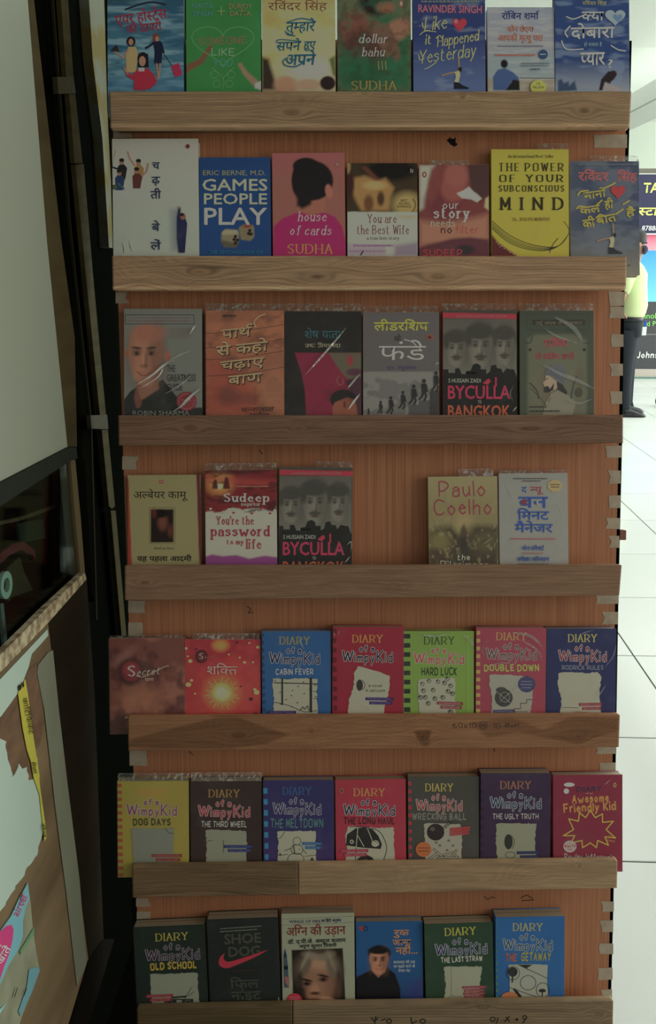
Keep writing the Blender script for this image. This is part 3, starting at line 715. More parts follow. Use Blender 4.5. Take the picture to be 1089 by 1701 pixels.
def plank(q, col, knots=(), dark=(), seed=0, grain=.2, thick=.0155, edge=False):
    TL, TR, BR, BL = [rl(hit(x, y, RO, RN)) for x, y in q]; w = np.linalg.norm(TR-TL); h = np.linalg.norm(TL-BL)
    nx, nz = int(w*1000/3), max(4, int(h*1000/1.5))
    s, t = np.meshgrid(np.linspace(0, 1, nx+1), np.linspace(0, 1, nz+1)); s, t = s[..., None], t[..., None]
    L = (TL*(1-s)+TR*s)*(1-t)+(BL*(1-s)+BR*s)*t; Wd = RO+L[..., :1]*RU-L[..., 1:2]*RN+L[..., 2:]*RV; X, Y = to_px(Wd)
    s_t = t[..., 0]+0*X; col = np.clip(np.array(col)*np.array([1.17, 1.10, 1.05]), 0, 255); g = Grid(X, Y, col); dx = np.zeros_like(X); ring = Y+8*fbm(X/160, Y/200, seed); wt = np.zeros_like(X)
    for kx, ky, rx, ry in knots:
        r = np.hypot((X-kx)/rx, (Y-ky)/ry); w_ = np.exp(-(r**2)*.55); ring = ring*(1-w_)+w_*(r*9+ky); wt = np.maximum(wt, np.exp(-(r*3.2)**2))
    v = vn(X/140, ring/2.0, seed)*.6+vn(X/60, ring/.9, seed+2)*.4
    g.c = g.c*(1+grain*2.8*(v[..., None]-.5)); g.c = g.c*(1+.12*(fbm(X/90, Y/30, seed+5)[..., None]-.5)*2)
    dk = np.array([.62, .55, .5]); g.c = g.c*(1-wt[..., None]*(1-dk)*.8)
    fr = (ring/(3.4 if grain < .2 else 4.6)+.8*fbm(X/70, Y/40, seed+7)) % 1; g.c = g.c*(1-(.12+grain*1.1)*np.exp(-((fr-.5)/.17)**2)[..., None]*(.35+.9*fbm(X/120, Y/12, seed+9))[..., None])
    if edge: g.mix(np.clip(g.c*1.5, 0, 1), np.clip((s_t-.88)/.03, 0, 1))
    for pts, k in dark: g.pol(pts, np.clip(g.c*np.array([.5, .45, .4]), 0, 1), k, 4)
    C = g.out(); n = (nx+1)*(nz+1); ix = np.arange(n).reshape(nz+1, nx+1)
    Q = np.stack([ix[1:, :-1], ix[1:, 1:], ix[:-1, 1:], ix[:-1, :-1]], -1).reshape(-1, 4)
    rim = np.concatenate([ix[0, :], ix[1:, -1], ix[-1, -2::-1], ix[-2:0:-1, 0]]); Lr = L.reshape(-1, 3)
    back = Lr[rim]+[0, thick, 0]; m = len(rim); a = rim; a2 = np.roll(rim, -1); b_ = np.arange(m)+n; b2 = np.roll(b_, -1)
    Q = np.concatenate([Q, np.stack([a, a2, b2, b_], 1)])
    V = np.concatenate([Lr, back]); cb = np.broadcast_to(alb(np.array(col)*1.12), (m, 3))
    # straight back face
    cor = [0, nx, nx+nz, 2*nx+nz]; V = np.concatenate([V, back[cor]]); k = len(V); Q = np.concatenate([Q, [[k-1, k-2, k-3, k-4]]])
    obj('slat', mesh('slat', V, [Q], np.concatenate([C.reshape(-1, 3), cb, cb[:4]])), WOOD, rack)
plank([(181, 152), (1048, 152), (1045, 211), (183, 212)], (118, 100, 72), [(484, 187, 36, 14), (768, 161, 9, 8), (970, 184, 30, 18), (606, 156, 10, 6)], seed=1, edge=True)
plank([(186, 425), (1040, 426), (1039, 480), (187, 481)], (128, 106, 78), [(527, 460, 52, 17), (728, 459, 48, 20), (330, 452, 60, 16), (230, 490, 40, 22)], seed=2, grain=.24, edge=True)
plank([(196, 690), (1034, 689), (1034, 736), (197, 740)], (92, 72, 54), [(316, 711, 30, 14), (496, 712, 22, 6), (880, 712, 70, 14)], seed=3, grain=.22)
plank([(207, 940), (1032, 939), (1028, 989), (207, 997)], (102, 82, 60), [(600, 1000, 90, 20), (240, 968, 30, 10)], seed=4, grain=.13)
plank([(212, 1191), (1029, 1188), (1027, 1241), (213, 1247)], (112, 82, 54), [(395, 1222, 34, 14), (702, 1224, 20, 18), (516, 1215, 14, 16), (960, 1224, 30, 18)],
      [([(216, 1228), (300, 1206), (360, 1192), (395, 1191), (440, 1208), (480, 1220), (440, 1236), (380, 1244), (260, 1244), (214, 1240)], .75), ([(780, 1200), (830, 1193), (850, 1192), (900, 1212), (950, 1190), (1027, 1192), (1024, 1216), (1005, 1220), (960, 1236), (900, 1224), (860, 1216), (810, 1226)], .55), ([(688, 1214), (716, 1212), (712, 1238), (704, 1240), (692, 1228)], .8)], seed=5, grain=.14)
plank([(219, 1440), (494.5, 1437), (494.5, 1486), (220, 1491)], (86, 72, 48), [(330, 1500, 80, 22)], seed=6, grain=.25)
plank([(495.5, 1437), (1025, 1430), (1024, 1475), (495.5, 1486)], (118, 102, 74), [(962, 1440, 8, 5), (760, 1490, 90, 22)], seed=7, grain=.16)
plank([(227, 1676), (485, 1670.5), (485, 1722), (228, 1728)], (72, 62, 40), seed=8)
plank([(486, 1670.5), (1018, 1663), (1017, 1714), (486, 1722)], (98, 86, 62), [(802, 1674, 12, 6), (994, 1686, 14, 10)], seed=9, grain=.22)
for k in range(7):                                    # ledge strips that carry the books, hidden behind the slats
    v = (3-k)*PITCHV-LEDGE; c = rl(hit([182, 186, 196, 207, 212, 219, 227][k], ROW_TOP[k], RO, RN))[0]; d = rl(hit([1047, 1039, 1033, 1031, 1028, 1024, 1018][k], ROW_TOP[k], RO, RN))[0]
    Geo().box(c+.004, d-.004, .0157, -wL-.0002, v-.010, v).build('ledge', mat('ledge_wood', alb((110, 88, 62)), .7), rack)
TAPE = mat('yellowed_clear_tape', alb((150, 138, 112)), .35, .5, noise=((60, 60, 60), alb((128, 112, 90)), .3))
rr = random.Random(4)
def tape(x0, x1, y0, y1, left=False):
    P = [(x0+rr.uniform(0, 3), y0), (x1, y0+rr.uniform(-1, 1)), (x1, y1), (x0+rr.uniform(-1, 5), y1+rr.uniform(-1, 1)), (x0+rr.uniform(1, 6) if not left else x0, (y0+y1)/2)]
    if left: P = [(x0, y0), (x1+rr.uniform(-3, 2), y0), (x1+rr.uniform(-5, 0), (y0+y1)/2), (x1+rr.uniform(-2, 3), y1), (x0, y1)]
    Geo().prism([r2(a, b2, wL+.0004) for a, b2 in P], (0, -.00025, 0)).build('tape_piece', TAPE, rack)
for t in ((985, 1041, 224, 246), (1009, 1036, 484, 508), (1011, 1036, 510, 529), (1012, 1035, 555, 576), (1010, 1034, 604, 624), (1012, 1033, 650, 671), (1003, 1032, 741, 760), (1008, 1030, 781, 803), (1009, 1030, 823, 844), (1005, 1029, 860, 879), (1009, 1028, 890, 910),
          (989, 1027, 989, 1003), (998, 1026, 1016, 1037), (988, 1023, 1240, 1252), (995, 1022, 1267, 1284), (995, 1019, 1497, 1514), (995, 1018, 1529, 1548), (992, 1018, 1567, 1585), (991, 1017, 1608, 1627), (997, 1016, 1644, 1660)): tape(*t)
for t in ((188, 222, 214, 229), (192, 212, 485, 504), (203, 228, 758, 780), (213, 240, 998, 1018), (213, 238, 1034, 1056), (215, 244, 1246, 1272), (226, 248, 1492, 1506), (227, 250, 1514, 1530)): tape(*t, left=True)
# small wood block on the right edge, marks on the laminate
c = rl(hit(1029, 888, RO+RN*-.07, RN)); Geo().box(c[0]-.012, c[0]+.008, .058, .078, c[2]-.009, c[2]+.009, .001).build('wood_block', mat('block_wood', alb((110, 70, 50)), .7), rack)
pr = Print(rk(0, 0, wL), RU, RV, RN, y0=0); pr.O = rk(0, 0, wL)
pr.fill([(741, 233), (747, 229), (752, 231), (757, 228), (756, 236), (760, 240), (754, 244), (748, 240)], (12, 12, 12)); pr.line([(746, 228), (748, 240)], 1.5, (16, 14, 12))
for x in (402, 816, 868): pass
for P in ([(804, 1489), (810, 1494), (816, 1490), (822, 1492)], [(865, 1492), (874, 1487), (884, 1493)], [(866, 1496), (886, 1495)], [(410, 1007), (416, 1012), (412, 1018), (420, 1017)], [(430, 748), (436, 754)], [(820, 1242), (821, 1248)], [(314, 1248), (320, 1254)]): pr.line(P, 1.6, (64, 40, 32), True)
o = finish(pr, 'pen_marks', None); o.parent = rack; o.location = (0, -wL, 0)
pr = Print(rk(0, 0, 0), RU, RV, RN); pc = (58, 44, 34)
pr.T_('60x10', 771, 1209, 8, 40, pc, 'h', 0, t=1.1, jit=.05); pr.ring(802, 1205, 6.5, 6.5, 1, pc); pr.T_('m', 802, 1209, 9, 8, pc, 'h', t=1.1); pr.T_('10 4', 831, 1210, 9, 25, pc, 'h', t=1.1, jit=.05); pr.T_('feet', 853, 1208, 7, 20, pc, 'h', 3, t=1, jit=.1)
pk = (26, 26, 24); pr.ring(818, 1693, 4, 3.5, 1.6, pk); pr.line([(824, 1700), (827, 1690)], 1.6, pk); pr.line([(838, 1697), (846, 1688)], 1.6, pk); pr.line([(840, 1689), (846, 1697)], 1.6, pk); pr.disc(858, 1693.5, 2.4, 2.2, pk); pr.ring(871, 1690, 3.4, 3, 1.6, pk); pr.line([(874, 1690), (868, 1699)], 1.6, pk)
pr.line([(616, 1690), (622, 1697), (628, 1690)], 1.6, pk); pr.line([(624, 1688), (622, 1701)], 1.6, pk); pr.ring(646, 1696, 4, 3.4, 1.6, pk); pr.line([(633, 1695), (640, 1692)], 1.5, pk); pr.line([(682, 1690), (684, 1700), (692, 1696)], 1.6, pk); pr.ring(702, 1696, 4.4, 3.4, 1.6, pk)
o = finish(pr, 'pencil_notes', None); o.parent = rack
# ================================================================== the stall wall on the left
A = .48; WB = .30
def wq(pts, a=A, thick=.01):
    P = [wall_pt(x, y, a) for x, y in pts]; return Geo().prism(P, (-thick, 0, 0))
def wtag(name, pts, m, label, cat, a=A, thick=.01): o = wq(pts, a, thick).build(name, m); tag(o, label, cat); return o
DKW = mat('dark_stained_board', (.006, .0052, .004), .9, .05, noise=((3, 3, 40), (.011, .009, .006), .25))
Geo().box(-.63, -.60, .2, 4.5, 0, 3.1).build('wall_side', BLK)['kind'] = 'structure'
wtag('partition_panel', [(-90, -40), (43, -40), (78, 400), (112, 742), (-90, 846)], mat('grey_green_paint', alb((124, 131, 118), .56), .5, .2, noise=((1.2, 1.2, 1.2), alb((116, 122, 106), .56), .3)), 'smooth pale grey-green wall panel at the upper left', 'panel', A, .02)
wtag('door_post', [(43.5, -40), (52, -40), (102, 400), (124, 560), (128, 742), (112.5, 742), (78.5, 400)], mat('tan_timber', alb((58, 50, 28), .4), .8, .1, noise=((4, 4, 30), alb((40, 32, 16), .4), .3)), 'narrow tan timber post edging the pale panel', 'post', A, .02)
fd = empty('folding_shutter', frame(wall_pt(150, 700, A), (1, 0, 0), (0, 1, 0), (0, 0, 1))); tag(fd, 'black folding shutter with a worn yellow edge strip and two brass hinges', 'shutter'); fo = np.array(fd.location)
def fpart(name, pts, m, a=A, th=.008): o = Geo().prism([wall_pt(x, y, a)-fo for x, y in pts], (-th, 0, 0)).build(name, m, fd)
YEL = mat('worn_yellow_strip', alb((70, 62, 26))*.55, .8, .1, noise=((8, 8, 60), alb((50, 42, 16))*.5, .3)); BRN = mat('dull_brass', alb((56, 50, 28))*.6, .6, .1, bump=(120, .4))
fpart('leaf', [(52, -60), (172, -60), (186, 400), (196, 700), (212, 1060), (222, 1701), (222, 1790), (150, 1790), (140, 1000), (124, 560), (102, 400)], BLK, A+.024)  # black backdrop put in for the dark gap, carried down to the floor
fpart('edge_strip', [(97, -60), (109, -60), (122, 128), (110, 128)], YEL, A+.004); fpart('edge_strip', [(115, 156), (125, 156), (137, 271), (124, 271)], YEL, A+.004)
fpart('edge_strip', [(125, 274), (139, 272), (154, 452), (176, 690), (166, 690), (142, 452)], YEL, A+.004); fpart('edge_strip', [(169, 714), (179, 714), (191, 841), (186, 845), (181, 841)], YEL, A+.004); fpart('edge_strip', [(184, 848), (192, 848), (210, 1056), (202, 1056)], YEL, A+.004)
fpart('hinge', [(95, 128), (122, 127), (126, 155), (97, 156)], BRN, A+.002); fpart('hinge', [(150, 690), (178, 689), (180, 713), (152, 712)], BRN, A+.002)
DB = mat('dark_brown_edge', alb((26, 24, 14)), .9, 0)
fpart('seam', [(83, -60), (85, -60), (118, 370), (153, 699), (162, 1030), (160, 1030), (151, 699), (116, 370)], DB, A+.006, .004)  # thin brown line drawn in as a highlight on the black
wtag('weathered_jamb', [(144, -60), (171, -60), (174, 30), (178, 180), (184, 300), (187, 412), (181, 411), (170, 230), (154, 99)], mat('peeling_cream_paint', alb((100, 102, 80))*.7, .8, .1, noise=((14, 14, 14), alb((84, 74, 34)), .06)), 'door jamb with peeling cream paint beside the rack top', 'jamb', A+.006, .02)
# display case
cs = empty('display_case', frame(wall_pt(60, 900, A), (1, 0, 0), (0, 1, 0), (0, 0, 1))); tag(cs, 'dark glass-fronted display case built into the stall wall on the left', 'case'); co = np.array(cs.location)
def cp(name, pts, m, a=A, th=.01): return Geo().prism([wall_pt(x, y, a)-co for x, y in pts], (-th, 0, 0)).build(name, m, cs)
GRN = mat('dark_green_rail', alb((28, 32, 24)), .8, .1); FR = mat('old_pine', alb((76, 64, 38)), .8, .1)
cp('top_rail', [(-60, 834), (114, 743), (127, 743), (129, 762), (118, 765), (-60, 880)], GRN, A-.004, .03)
cp('corner_post', [(117, 765), (125, 764), (134, 860), (141, 950), (134, 955), (124, 850)], FR, A, .02); cp('side_frame', [(125, 764), (140, 764), (156, 1000), (141, 952), (134, 860)], BLK, A+.002, .02)
cp('inner_shade_frame', [(96, 778), (117.5, 765), (134, 955), (126, 962), (110, 950)], mat('dark_inner_frame', alb((18, 20, 15)), .9, 0), A+.03, .01)  # near-black strip behind the corner post
GLASS = bpy.data.materials.new('shop_glass'); GLASS.use_nodes = True; nt = GLASS.node_tree; nt.nodes.clear(); o_ = nt.nodes.new('ShaderNodeOutputMaterial'); t_ = nt.nodes.new('ShaderNodeBsdfTransparent'); g_ = nt.nodes.new('ShaderNodeBsdfGlossy'); m_ = nt.nodes.new('ShaderNodeMixShader'); g_.inputs['Roughness'].default_value = .05; m_.inputs[0].default_value = .05; t_.inputs[0].default_value = (.8, .86, .82, 1)
nt.links.new(t_.outputs[0], m_.inputs[1]); nt.links.new(g_.outputs[0], m_.inputs[2]); nt.links.new(m_.outputs[0], o_.inputs[0])
cp('glass_pane', [(-60, 880), (117.5, 765), (134, 955), (-60, 1145)], GLASS, A+.004, .003)
wtag('counter_ledge', [(-60, 1150), (0, 1089), (79, 1009), (141, 951), (144, 962), (79, 1036), (0, 1118), (-60, 1180)], mat('speckled_cream_edge', alb((118, 110, 84), .3), .8, noise=((60, 60, 60), alb((74, 60, 44), .3), .12), bump=(90, .8)), 'speckled cream ledge with chipped edge under the display case', 'ledge', A-.012, .011)
IN = A+.035
Geo().box(-.60, -.18, .6, 3.2, .0005, .006).build('floor_mat', BLK); tag(bpy.data.objects['floor_mat'], 'black mat on the floor in the gap between stall wall and rack', 'mat')  # sheet put in to make the floor of the gap dark
def ipx(x, y, a=IN): return wall_pt(x, y, a)
tr_ = ipx(8, 972); q = abs(float(ipx(8, 996)[2]-tr_[2]))
RING = mat('pale_blue_tape', alb((96, 118, 116), .25), .4)
o = Geo().lathe([(q*.52, -.003), (q, -.003), (q, .003), (q*.52, .003), (q*.52, -.003)], (0, 0, 0), 28, 'x').build('tape_roll', RING, None, False); o.location = tr_; tag(o, 'pale blue roll of adhesive tape hanging inside the display case', 'tape roll')
def inside(name, pts, m, label, cat, a=IN, th=.004): o = Geo().prism([wall_pt(x, y, a) for x, y in pts], (-th, 0, 0)).build(name, m); tag(o, label, cat)
inside('paper_packet', [(4, 965), (14, 942), (34, 925), (40, 950), (55, 980), (20, 992), (14, 1000)], mat('tan_paper', alb((44, 42, 24)), .8), 'dull tan paper packet behind the tape roll', 'packet', IN+.02)
inside('red_strap', [(-30, 945), (0, 920), (22, 904), (40, 900), (58, 914), (60, 930), (54, 922), (36, 913), (16, 922), (-30, 965)], mat('red_plastic', alb((84, 22, 36)), .4), 'curved dark red strap lying inside the display case', 'strap', IN+.015, .006)
inside('green_box', [(30, 870), (72, 862), (76, 894), (34, 902)], mat('dark_green_card', alb((18, 34, 26)), .7), 'dark green box at the back of the display case', 'box', IN+.024)
inside('label_strip', [(1, 1003), (6, 1002), (12, 1060), (7, 1074), (4, 1040)], mat('pale_label', alb((70, 92, 90)), .6), 'narrow pale label strip hanging below the tape roll', 'strip', IN)
inside('striped_cord', [(-10, 868), (30, 860), (60, 850), (92, 838), (94, 843), (60, 856), (30, 866), (-10, 874)], mat('yellow_green_cord', alb((58, 64, 26)), .6, noise=((70, 70, 70), alb((60, 40, 34)), .05)), 'thin yellow-green cord stretched near the top of the display case', 'cord', IN+.01)  # coloured strip drawn for a line reflected in the glass
# boards below the ledge
PLY = mat('weathered_plywood', alb((98, 82, 58), .40), .8, .1, noise=((3, 3, 14), alb((66, 52, 34), .42), .3))
wtag('plywood_front', [(-70, 1187), (0, 1119), (80, 1036), (100, 1200), (130, 1460), (147, 1595), (105, 1740), (-70, 2050)], PLY, 'scuffed plywood counter front covered with torn posters', 'board', A, .012)
wtag('timber_side', [(81, 1035), (144, 963), (157, 1150), (166, 1400), (172, 1560), (148, 1594), (131, 1460), (101, 1200)], mat('dark_brown_timber', alb((30, 24, 14), .45), .9, .05, noise=((3, 3, 30), alb((20, 16, 10), .45), .3)), 'dark brown timber board right of the plywood counter front', 'board', A+.001, .012)
wtag('plinth_board', [(148, 1596), (172, 1562), (190, 1560), (130, 1760), (98, 1760), (120, 1690)], DKW, 'dark plinth board along the foot of the counter', 'board', A-.003, .02)
PW = alb((142, 162, 150), .5)
PAPW = mat('torn_white_paper', PW, .7, noise=((5, 5, 5), PW*.9, .3))
def jag(P, k=1.5, s=1):
    r_ = random.Random(s); out = []
    for (ax, ay), (bx_, by) in zip(P, P[1:]+P[:1]):
        n = max(1, int(math.hypot(bx_-ax, by-ay)/6))
        for i in range(n): out.append((ax+(bx_-ax)*i/n+r_.uniform(-k, k), ay+(by-ay)*i/n+r_.uniform(-k, k)))
    return out
wtag('scraped_patch', jag([(-60, 1235), (0, 1192), (30, 1150), (46, 1112), (60, 1100), (68, 1150), (73, 1200), (66, 1236), (58, 1246), (62, 1300), (40, 1296), (10, 1292), (-20, 1290)], 1.5, 3), mat('scraped_brown', alb((74, 56, 42), .42), .9, .05, noise=((20, 20, 50), alb((92, 70, 52), .42), .2)), 'scraped brown patch of the plywood between the torn white posters', 'patch', A-.0008, .0005)
wtag('poster_scrap', [(-60, 1190), (0, 1129), (79, 1045), (80, 1056), (66, 1072), (53, 1086), (47, 1110), (32, 1148), (15, 1172), (2, 1190), (-60, 1230)], PAPW, 'strip of pale torn poster just under the speckled ledge', 'poster', A-.0015, .0008)
wtag('torn_poster', jag([(-60, 1222), (0, 1226), (9, 1232), (14, 1262), (21, 1292), (32, 1268), (36, 1276), (45, 1274), (48, 1296), (62, 1292), (66, 1316), (70, 1340), (70, 1380), (62, 1420), (46, 1442), (2, 1514), (-60, 1600)], 1.6), PAPW, 'large torn white poster on the plywood, below the yellow tape', 'poster', A-.0015, .0008)
YT = mat('yellow_tape', alb((132, 128, 24), .36), .4); 
tp = empty('warning_tape', frame(wall_pt(50, 1250, A-.003), (0, 1, 0), (-1, 0, 0), (0, 0, 1))); tag(tp, 'torn yellow adhesive tape with black lettering, stuck down the plywood', 'tape')
def wprint(parent, name, fn, a):
    pr = Print((-a, 0, 0), (0, 1, 0), (0, 0, 1), (1, 0, 0), layer=.00015); pr.ill = .36; fn(pr)
    V = np.concatenate(pr.V); V = np.stack([-a-V[:, 1], V[:, 0], V[:, 2]], 1)   # straight to world axes
    o = obj(name, mesh(name, V, [np.concatenate(x) for x in (pr.Q, pr.T) if x], np.concatenate(pr.C)), INK, None)
    o.parent = parent; o.matrix_parent_inverse = parent.matrix_world.inverted() if parent.matrix_world != Matrix.Identity(4) else Matrix.Identity(4); return o
def wchild(parent, name, pts, m, a, th):
    bpy.context.view_layer.update(); o = wq(pts, a, th).build(name, m); o.parent = parent; o.matrix_parent_inverse = parent.matrix_world.inverted(); return o
wchild(tp, 'strip', [(30, 1151), (42, 1128), (46, 1150), (56, 1226), (66, 1290), (64, 1300), (57, 1282), (45, 1246), (38, 1210)], YT, A-.003, .0006); wchild(tp, 'strip', [(50, 1256), (62, 1258), (67, 1310), (72, 1345), (78, 1390), (74, 1398), (70, 1360), (66, 1320), (56, 1292)], YT, A-.0032, .0006)
def f(pr):
    pr.fill([(31, 1140), (35, 1135), (36, 1143), (32, 1148)], K_); pr.fill([(37, 1134), (39, 1131), (40, 1140), (38, 1142)], K_)
    pr.T_('कार्टिफिकेट', 43, 1190, 7, 62, (34, 34, 16), 'd', -79, .01); pr.T_('मेला', 53, 1276, 6, 20, (34, 34, 16), 'd', -79, .01); pr.T_('सेल', 70, 1380, 5, 24, (34, 34, 16), 'd', -80, .01)
wprint(tp, 'tape_lettering', f, A-.004)
wtag('masking_tape', [(64, 1104), (62, 1118), (74, 1180), (92, 1340), (110, 1480), (126, 1620), (128, 1638), (144, 1600), (142, 1578), (132, 1460), (112, 1300), (98, 1180), (88, 1080), (80, 1084)], mat('grey_masking_tape', alb((84, 88, 74), .34), .6, noise=((8, 8, 8), alb((74, 78, 64), .34), .3)), 'long grey masking tape strip running down the plywood', 'tape', A-.002, .0008)
st = empty('phone_sticker', frame(wall_pt(30, 1560, A-.003), (0, 1, 0), (-1, 0, 0), (0, 0, 1))); tag(st, 'peeling light blue sticker with a magenta bubble, low on the plywood', 'sticker')
wchild(st, 'backing', [(46, 1466), (51, 1500), (54, 1536), (60, 1580), (66, 1612), (52, 1650), (36, 1690), (10, 1780), (-60, 1900), (-60, 1600), (0, 1546), (18, 1520), (30, 1494)], mat('faded_sticker_film', alb((104, 108, 88), .34), .5, noise=((16, 16, 16), alb((84, 84, 66), .34), .2)), A-.0015, .0008)
def f(pr):
    cb = (78, 128, 138)
    pr.fill([(46, 1466), (49, 1492), (42, 1510), (38, 1530), (38, 1556), (30, 1578), (14, 1604), (0, 1636), (-50, 1720), (-50, 1590), (0, 1547), (18, 1522), (30, 1496)], cb); pr.fill([(64, 1606), (66, 1612), (52, 1650), (34, 1688), (30, 1680), (44, 1640), (48, 1610)], (70, 112, 122)); pr.fill([(10, 1666), (-10, 1700), (-50, 1760), (-50, 1720), (0, 1676)], (96, 146, 150))
    pr.fill([(32, 1580), (44, 1560), (56, 1540), (56, 1552), (46, 1566), (34, 1586)], (70, 106, 76))
    P = [(-50, 1580), (-20, 1556), (0, 1547), (10, 1538), (18, 1536), (22, 1544), (20, 1562), (14, 1586), (6, 1606), (0, 1625), (-30, 1680), (-50, 1710)]; pr.fill(P, (150, 38, 92))
    pr.T_('airtel', 37, 1507, 13, 36, (150, 46, 90), 's', 64, .01); pr.T_('खातें', 8, 1590, 10, 34, (180, 190, 184), 'd', 58, .02); pr.T_('र', 0, 1572, 5, 5, (180, 190, 184), 'd', 60, .02)
    pr.line([(37, 1482), (33, 1494), (36, 1486), (32, 1500)], 1, (150, 46, 90), True); pr.line([(26, 1640), (21, 1656)], 1.2, K_); pr.line([(41, 1642), (37, 1654)], 1, K_)
wprint(st, 'sticker_print', f, A-.0026)
# ================================================================== the books, row by row (all numbers read off the photograph)
W_ = (176, 178, 160); K_ = (18, 20, 18)
def heart(b, cx, cy, w, h, c, lw=None):
    P = [(cx+w/2*math.sin(t)**3, cy-h/2*(.81*math.cos(t)-.31*math.cos(2*t)-.12*math.cos(3*t)-.06*math.cos(4*t))-h*.06) for t in np.linspace(0, 2*math.pi, 29)]
    b.fill(P[:-1], c) if lw is None else b.line(P, lw, c)
def leaper(b, x, y, s=1.0):                    # small leaping figure printed low on two covers
    sk = (150, 120, 92)
    b.line([(x, y-31*s), (x+1*s, y-16*s), (x-1*s, y-6*s)], 2.6*s, sk); b.line([(x-26*s, y-2*s), (x-14*s, y-6*s), (x-3*s, y-7*s)], 2.4*s, sk)
    b.disc(x+2.5*s, y-12*s, 3.2*s, 3.8*s, (40, 30, 28)); b.fill([(x-6*s, y-8*s), (x+1*s, y-10*s), (x+3*s, y-4*s), (x, y+10*s), (x-7*s, y+9*s), (x-4*s, y)], (176, 168, 118))
    b.fill([(x-7*s, y+8*s), (x+1*s, y+9*s), (x+6*s, y+13*s), (x+16*s, y+17*s), (x+16*s, y+19*s), (x-7*s, y+19*s)], (24, 28, 44))
B = Book
# ---- row 1
b = B(0, (174, -22), (302, -22), 178, 305, (58, 110, 128), 'sky blue paperback with three cartoon women and red lettering, first book of the top row', step=1.6)
def f(g): g.grad(40, -30, (28, 48, 60)).nz((120, 160, 168), 60, 9, .42, .62, .8, 3).nz((34, 84, 112), 50, 12, .5, .66, .8, 5).grad(110, 150, (60, 120, 150), .6)
b.paint(f)
b.T_('एयर होस्टेस', 235, 36, 15, 86, (150, 44, 66), 'd', 8, .02); b.T_('की डायरी', 240, 53, 13, 58, (150, 44, 66), 'd', 6, .02)
b.line([(208, 16), (246, 4), (275, 8)], 3, (30, 44, 60), True)
sk = (170, 122, 96)
b.fill([(213, 78), (226, 78), (229, 90), (226, 120), (210, 121), (209, 95)], (178, 150, 92)); b.disc(217.5, 69, 7.5, 8, (34, 26, 26)); b.disc(217.5, 70, 4, 5.5, sk)
b.line([(213, 82), (205, 96), (190, 86)], 2.6, sk); b.fill([(184, 84), (194, 74), (198, 85)], (44, 40, 46)); b.line([(183, 85.5), (203, 85.5)], 1, (50, 40, 40))
b.disc(259, 63, 5.5, 7.5, (128, 58, 38)); b.disc(261, 65, 3, 4.5, sk); b.fill([(254, 70), (267, 68), (270, 84), (268, 106), (256, 106), (257, 86)], (24, 32, 58))
b.line([(256, 71), (248, 77), (242, 80)], 3.4, (24, 32, 58)); b.line([(268, 72), (272, 88)], 3, (24, 32, 58)); b.line([(260, 106), (262, 120), (263, 131)], 2.4, sk); b.line([(266, 106), (265, 120), (264, 130)], 2.4, sk)
b.line([(272, 90), (285, 108)], 1, (30, 30, 34)); b.fill([(284, 110), (297, 105), (303, 124), (291, 129)], (172, 32, 72))
b.fill([(230, 90), (246, 90), (247, 112), (229, 112)], (32, 24, 30)); b.disc(237.5, 97, 9, 10, (32, 24, 30)); b.disc(236.5, 102, 5.6, 8.5, sk)
b.fill([(229, 114), (246, 114), (256, 124), (261, 137), (250, 148), (243, 147), (244, 150), (222, 150), (223, 134), (212, 128), (208, 120), (212, 119), (220, 126)], (172, 34, 58)); b.rect(230, 113, 240, 119, (180, 176, 170)); b.line([(213, 124), (208, 117), (206, 112)], 2.4, sk)
b = B(0, (305, -22), (431, -22), 309, 433, (46, 128, 58), 'green chalkboard-look paperback with two hands drawing a heart', step=1.8)
b.paint(lambda g: g.var(.12, 60, 60, 2).pol([(309, 108), (330, 98), (343, 80), (350, 73), (353, 78), (345, 92), (338, 104), (322, 114), (308, 122)], (122, 82, 56), 1, 2).pol([(394, 106), (400, 104), (410, 118), (428, 134), (430, 146), (420, 142), (404, 124)], (150, 122, 92), 1, 2).pol([(424, 138), (434, 134), (434, 150), (422, 146)], (170, 178, 176), 1, 1.5))
heart(b, 370, 76, 104, 74, (96, 150, 84), 1.4); b.T_('SOMEONE', 369, 73, 11, 80, (138, 100, 74), 'p', 2, t=1.7, jit=.06); b.T_('LIKE', 370, 92, 11, 38, (130, 160, 122), 'p', -1, t=1.5, jit=.05); b.T_('YOU', 370, 110, 11, 32, (70, 140, 128), 'p', 0, t=1.5, jit=.05)
for k, (sx, sy) in enumerate(((-14, 124), (14, 124), (-10, 139), (10, 139))): b.ring(370+sx, sy, 6, 6, 1.1, (92, 150, 84))
b.line([(370, 148), (370, 130), (352, 112)], 1.2, (92, 150, 84), True); b.line([(370, 130), (388, 112)], 1.2, (92, 150, 84))
b.T_('NIKITA', 336, 14, 9, 36, (72, 140, 128), 's', bold=.03); b.T_('SINGH', 336, 27, 9, 32, (72, 140, 128), 's', bold=.03); b.T_('DURJOY', 399, 15, 9, 38, (150, 132, 80), 's', bold=.03); b.T_('DATTA', 399, 27, 9, 34, (150, 132, 80), 's', bold=.03)
b.line([(367, 12), (367, 26)], 1.5, (130, 160, 80)); b.line([(361, 19), (373, 19)], 1.5, (130, 160, 80))
b = B(0, (433, -22), (555, -22), 434, 558, (182, 178, 118), 'cream and yellow paperback with teal handwritten Hindi title', step=1.5)
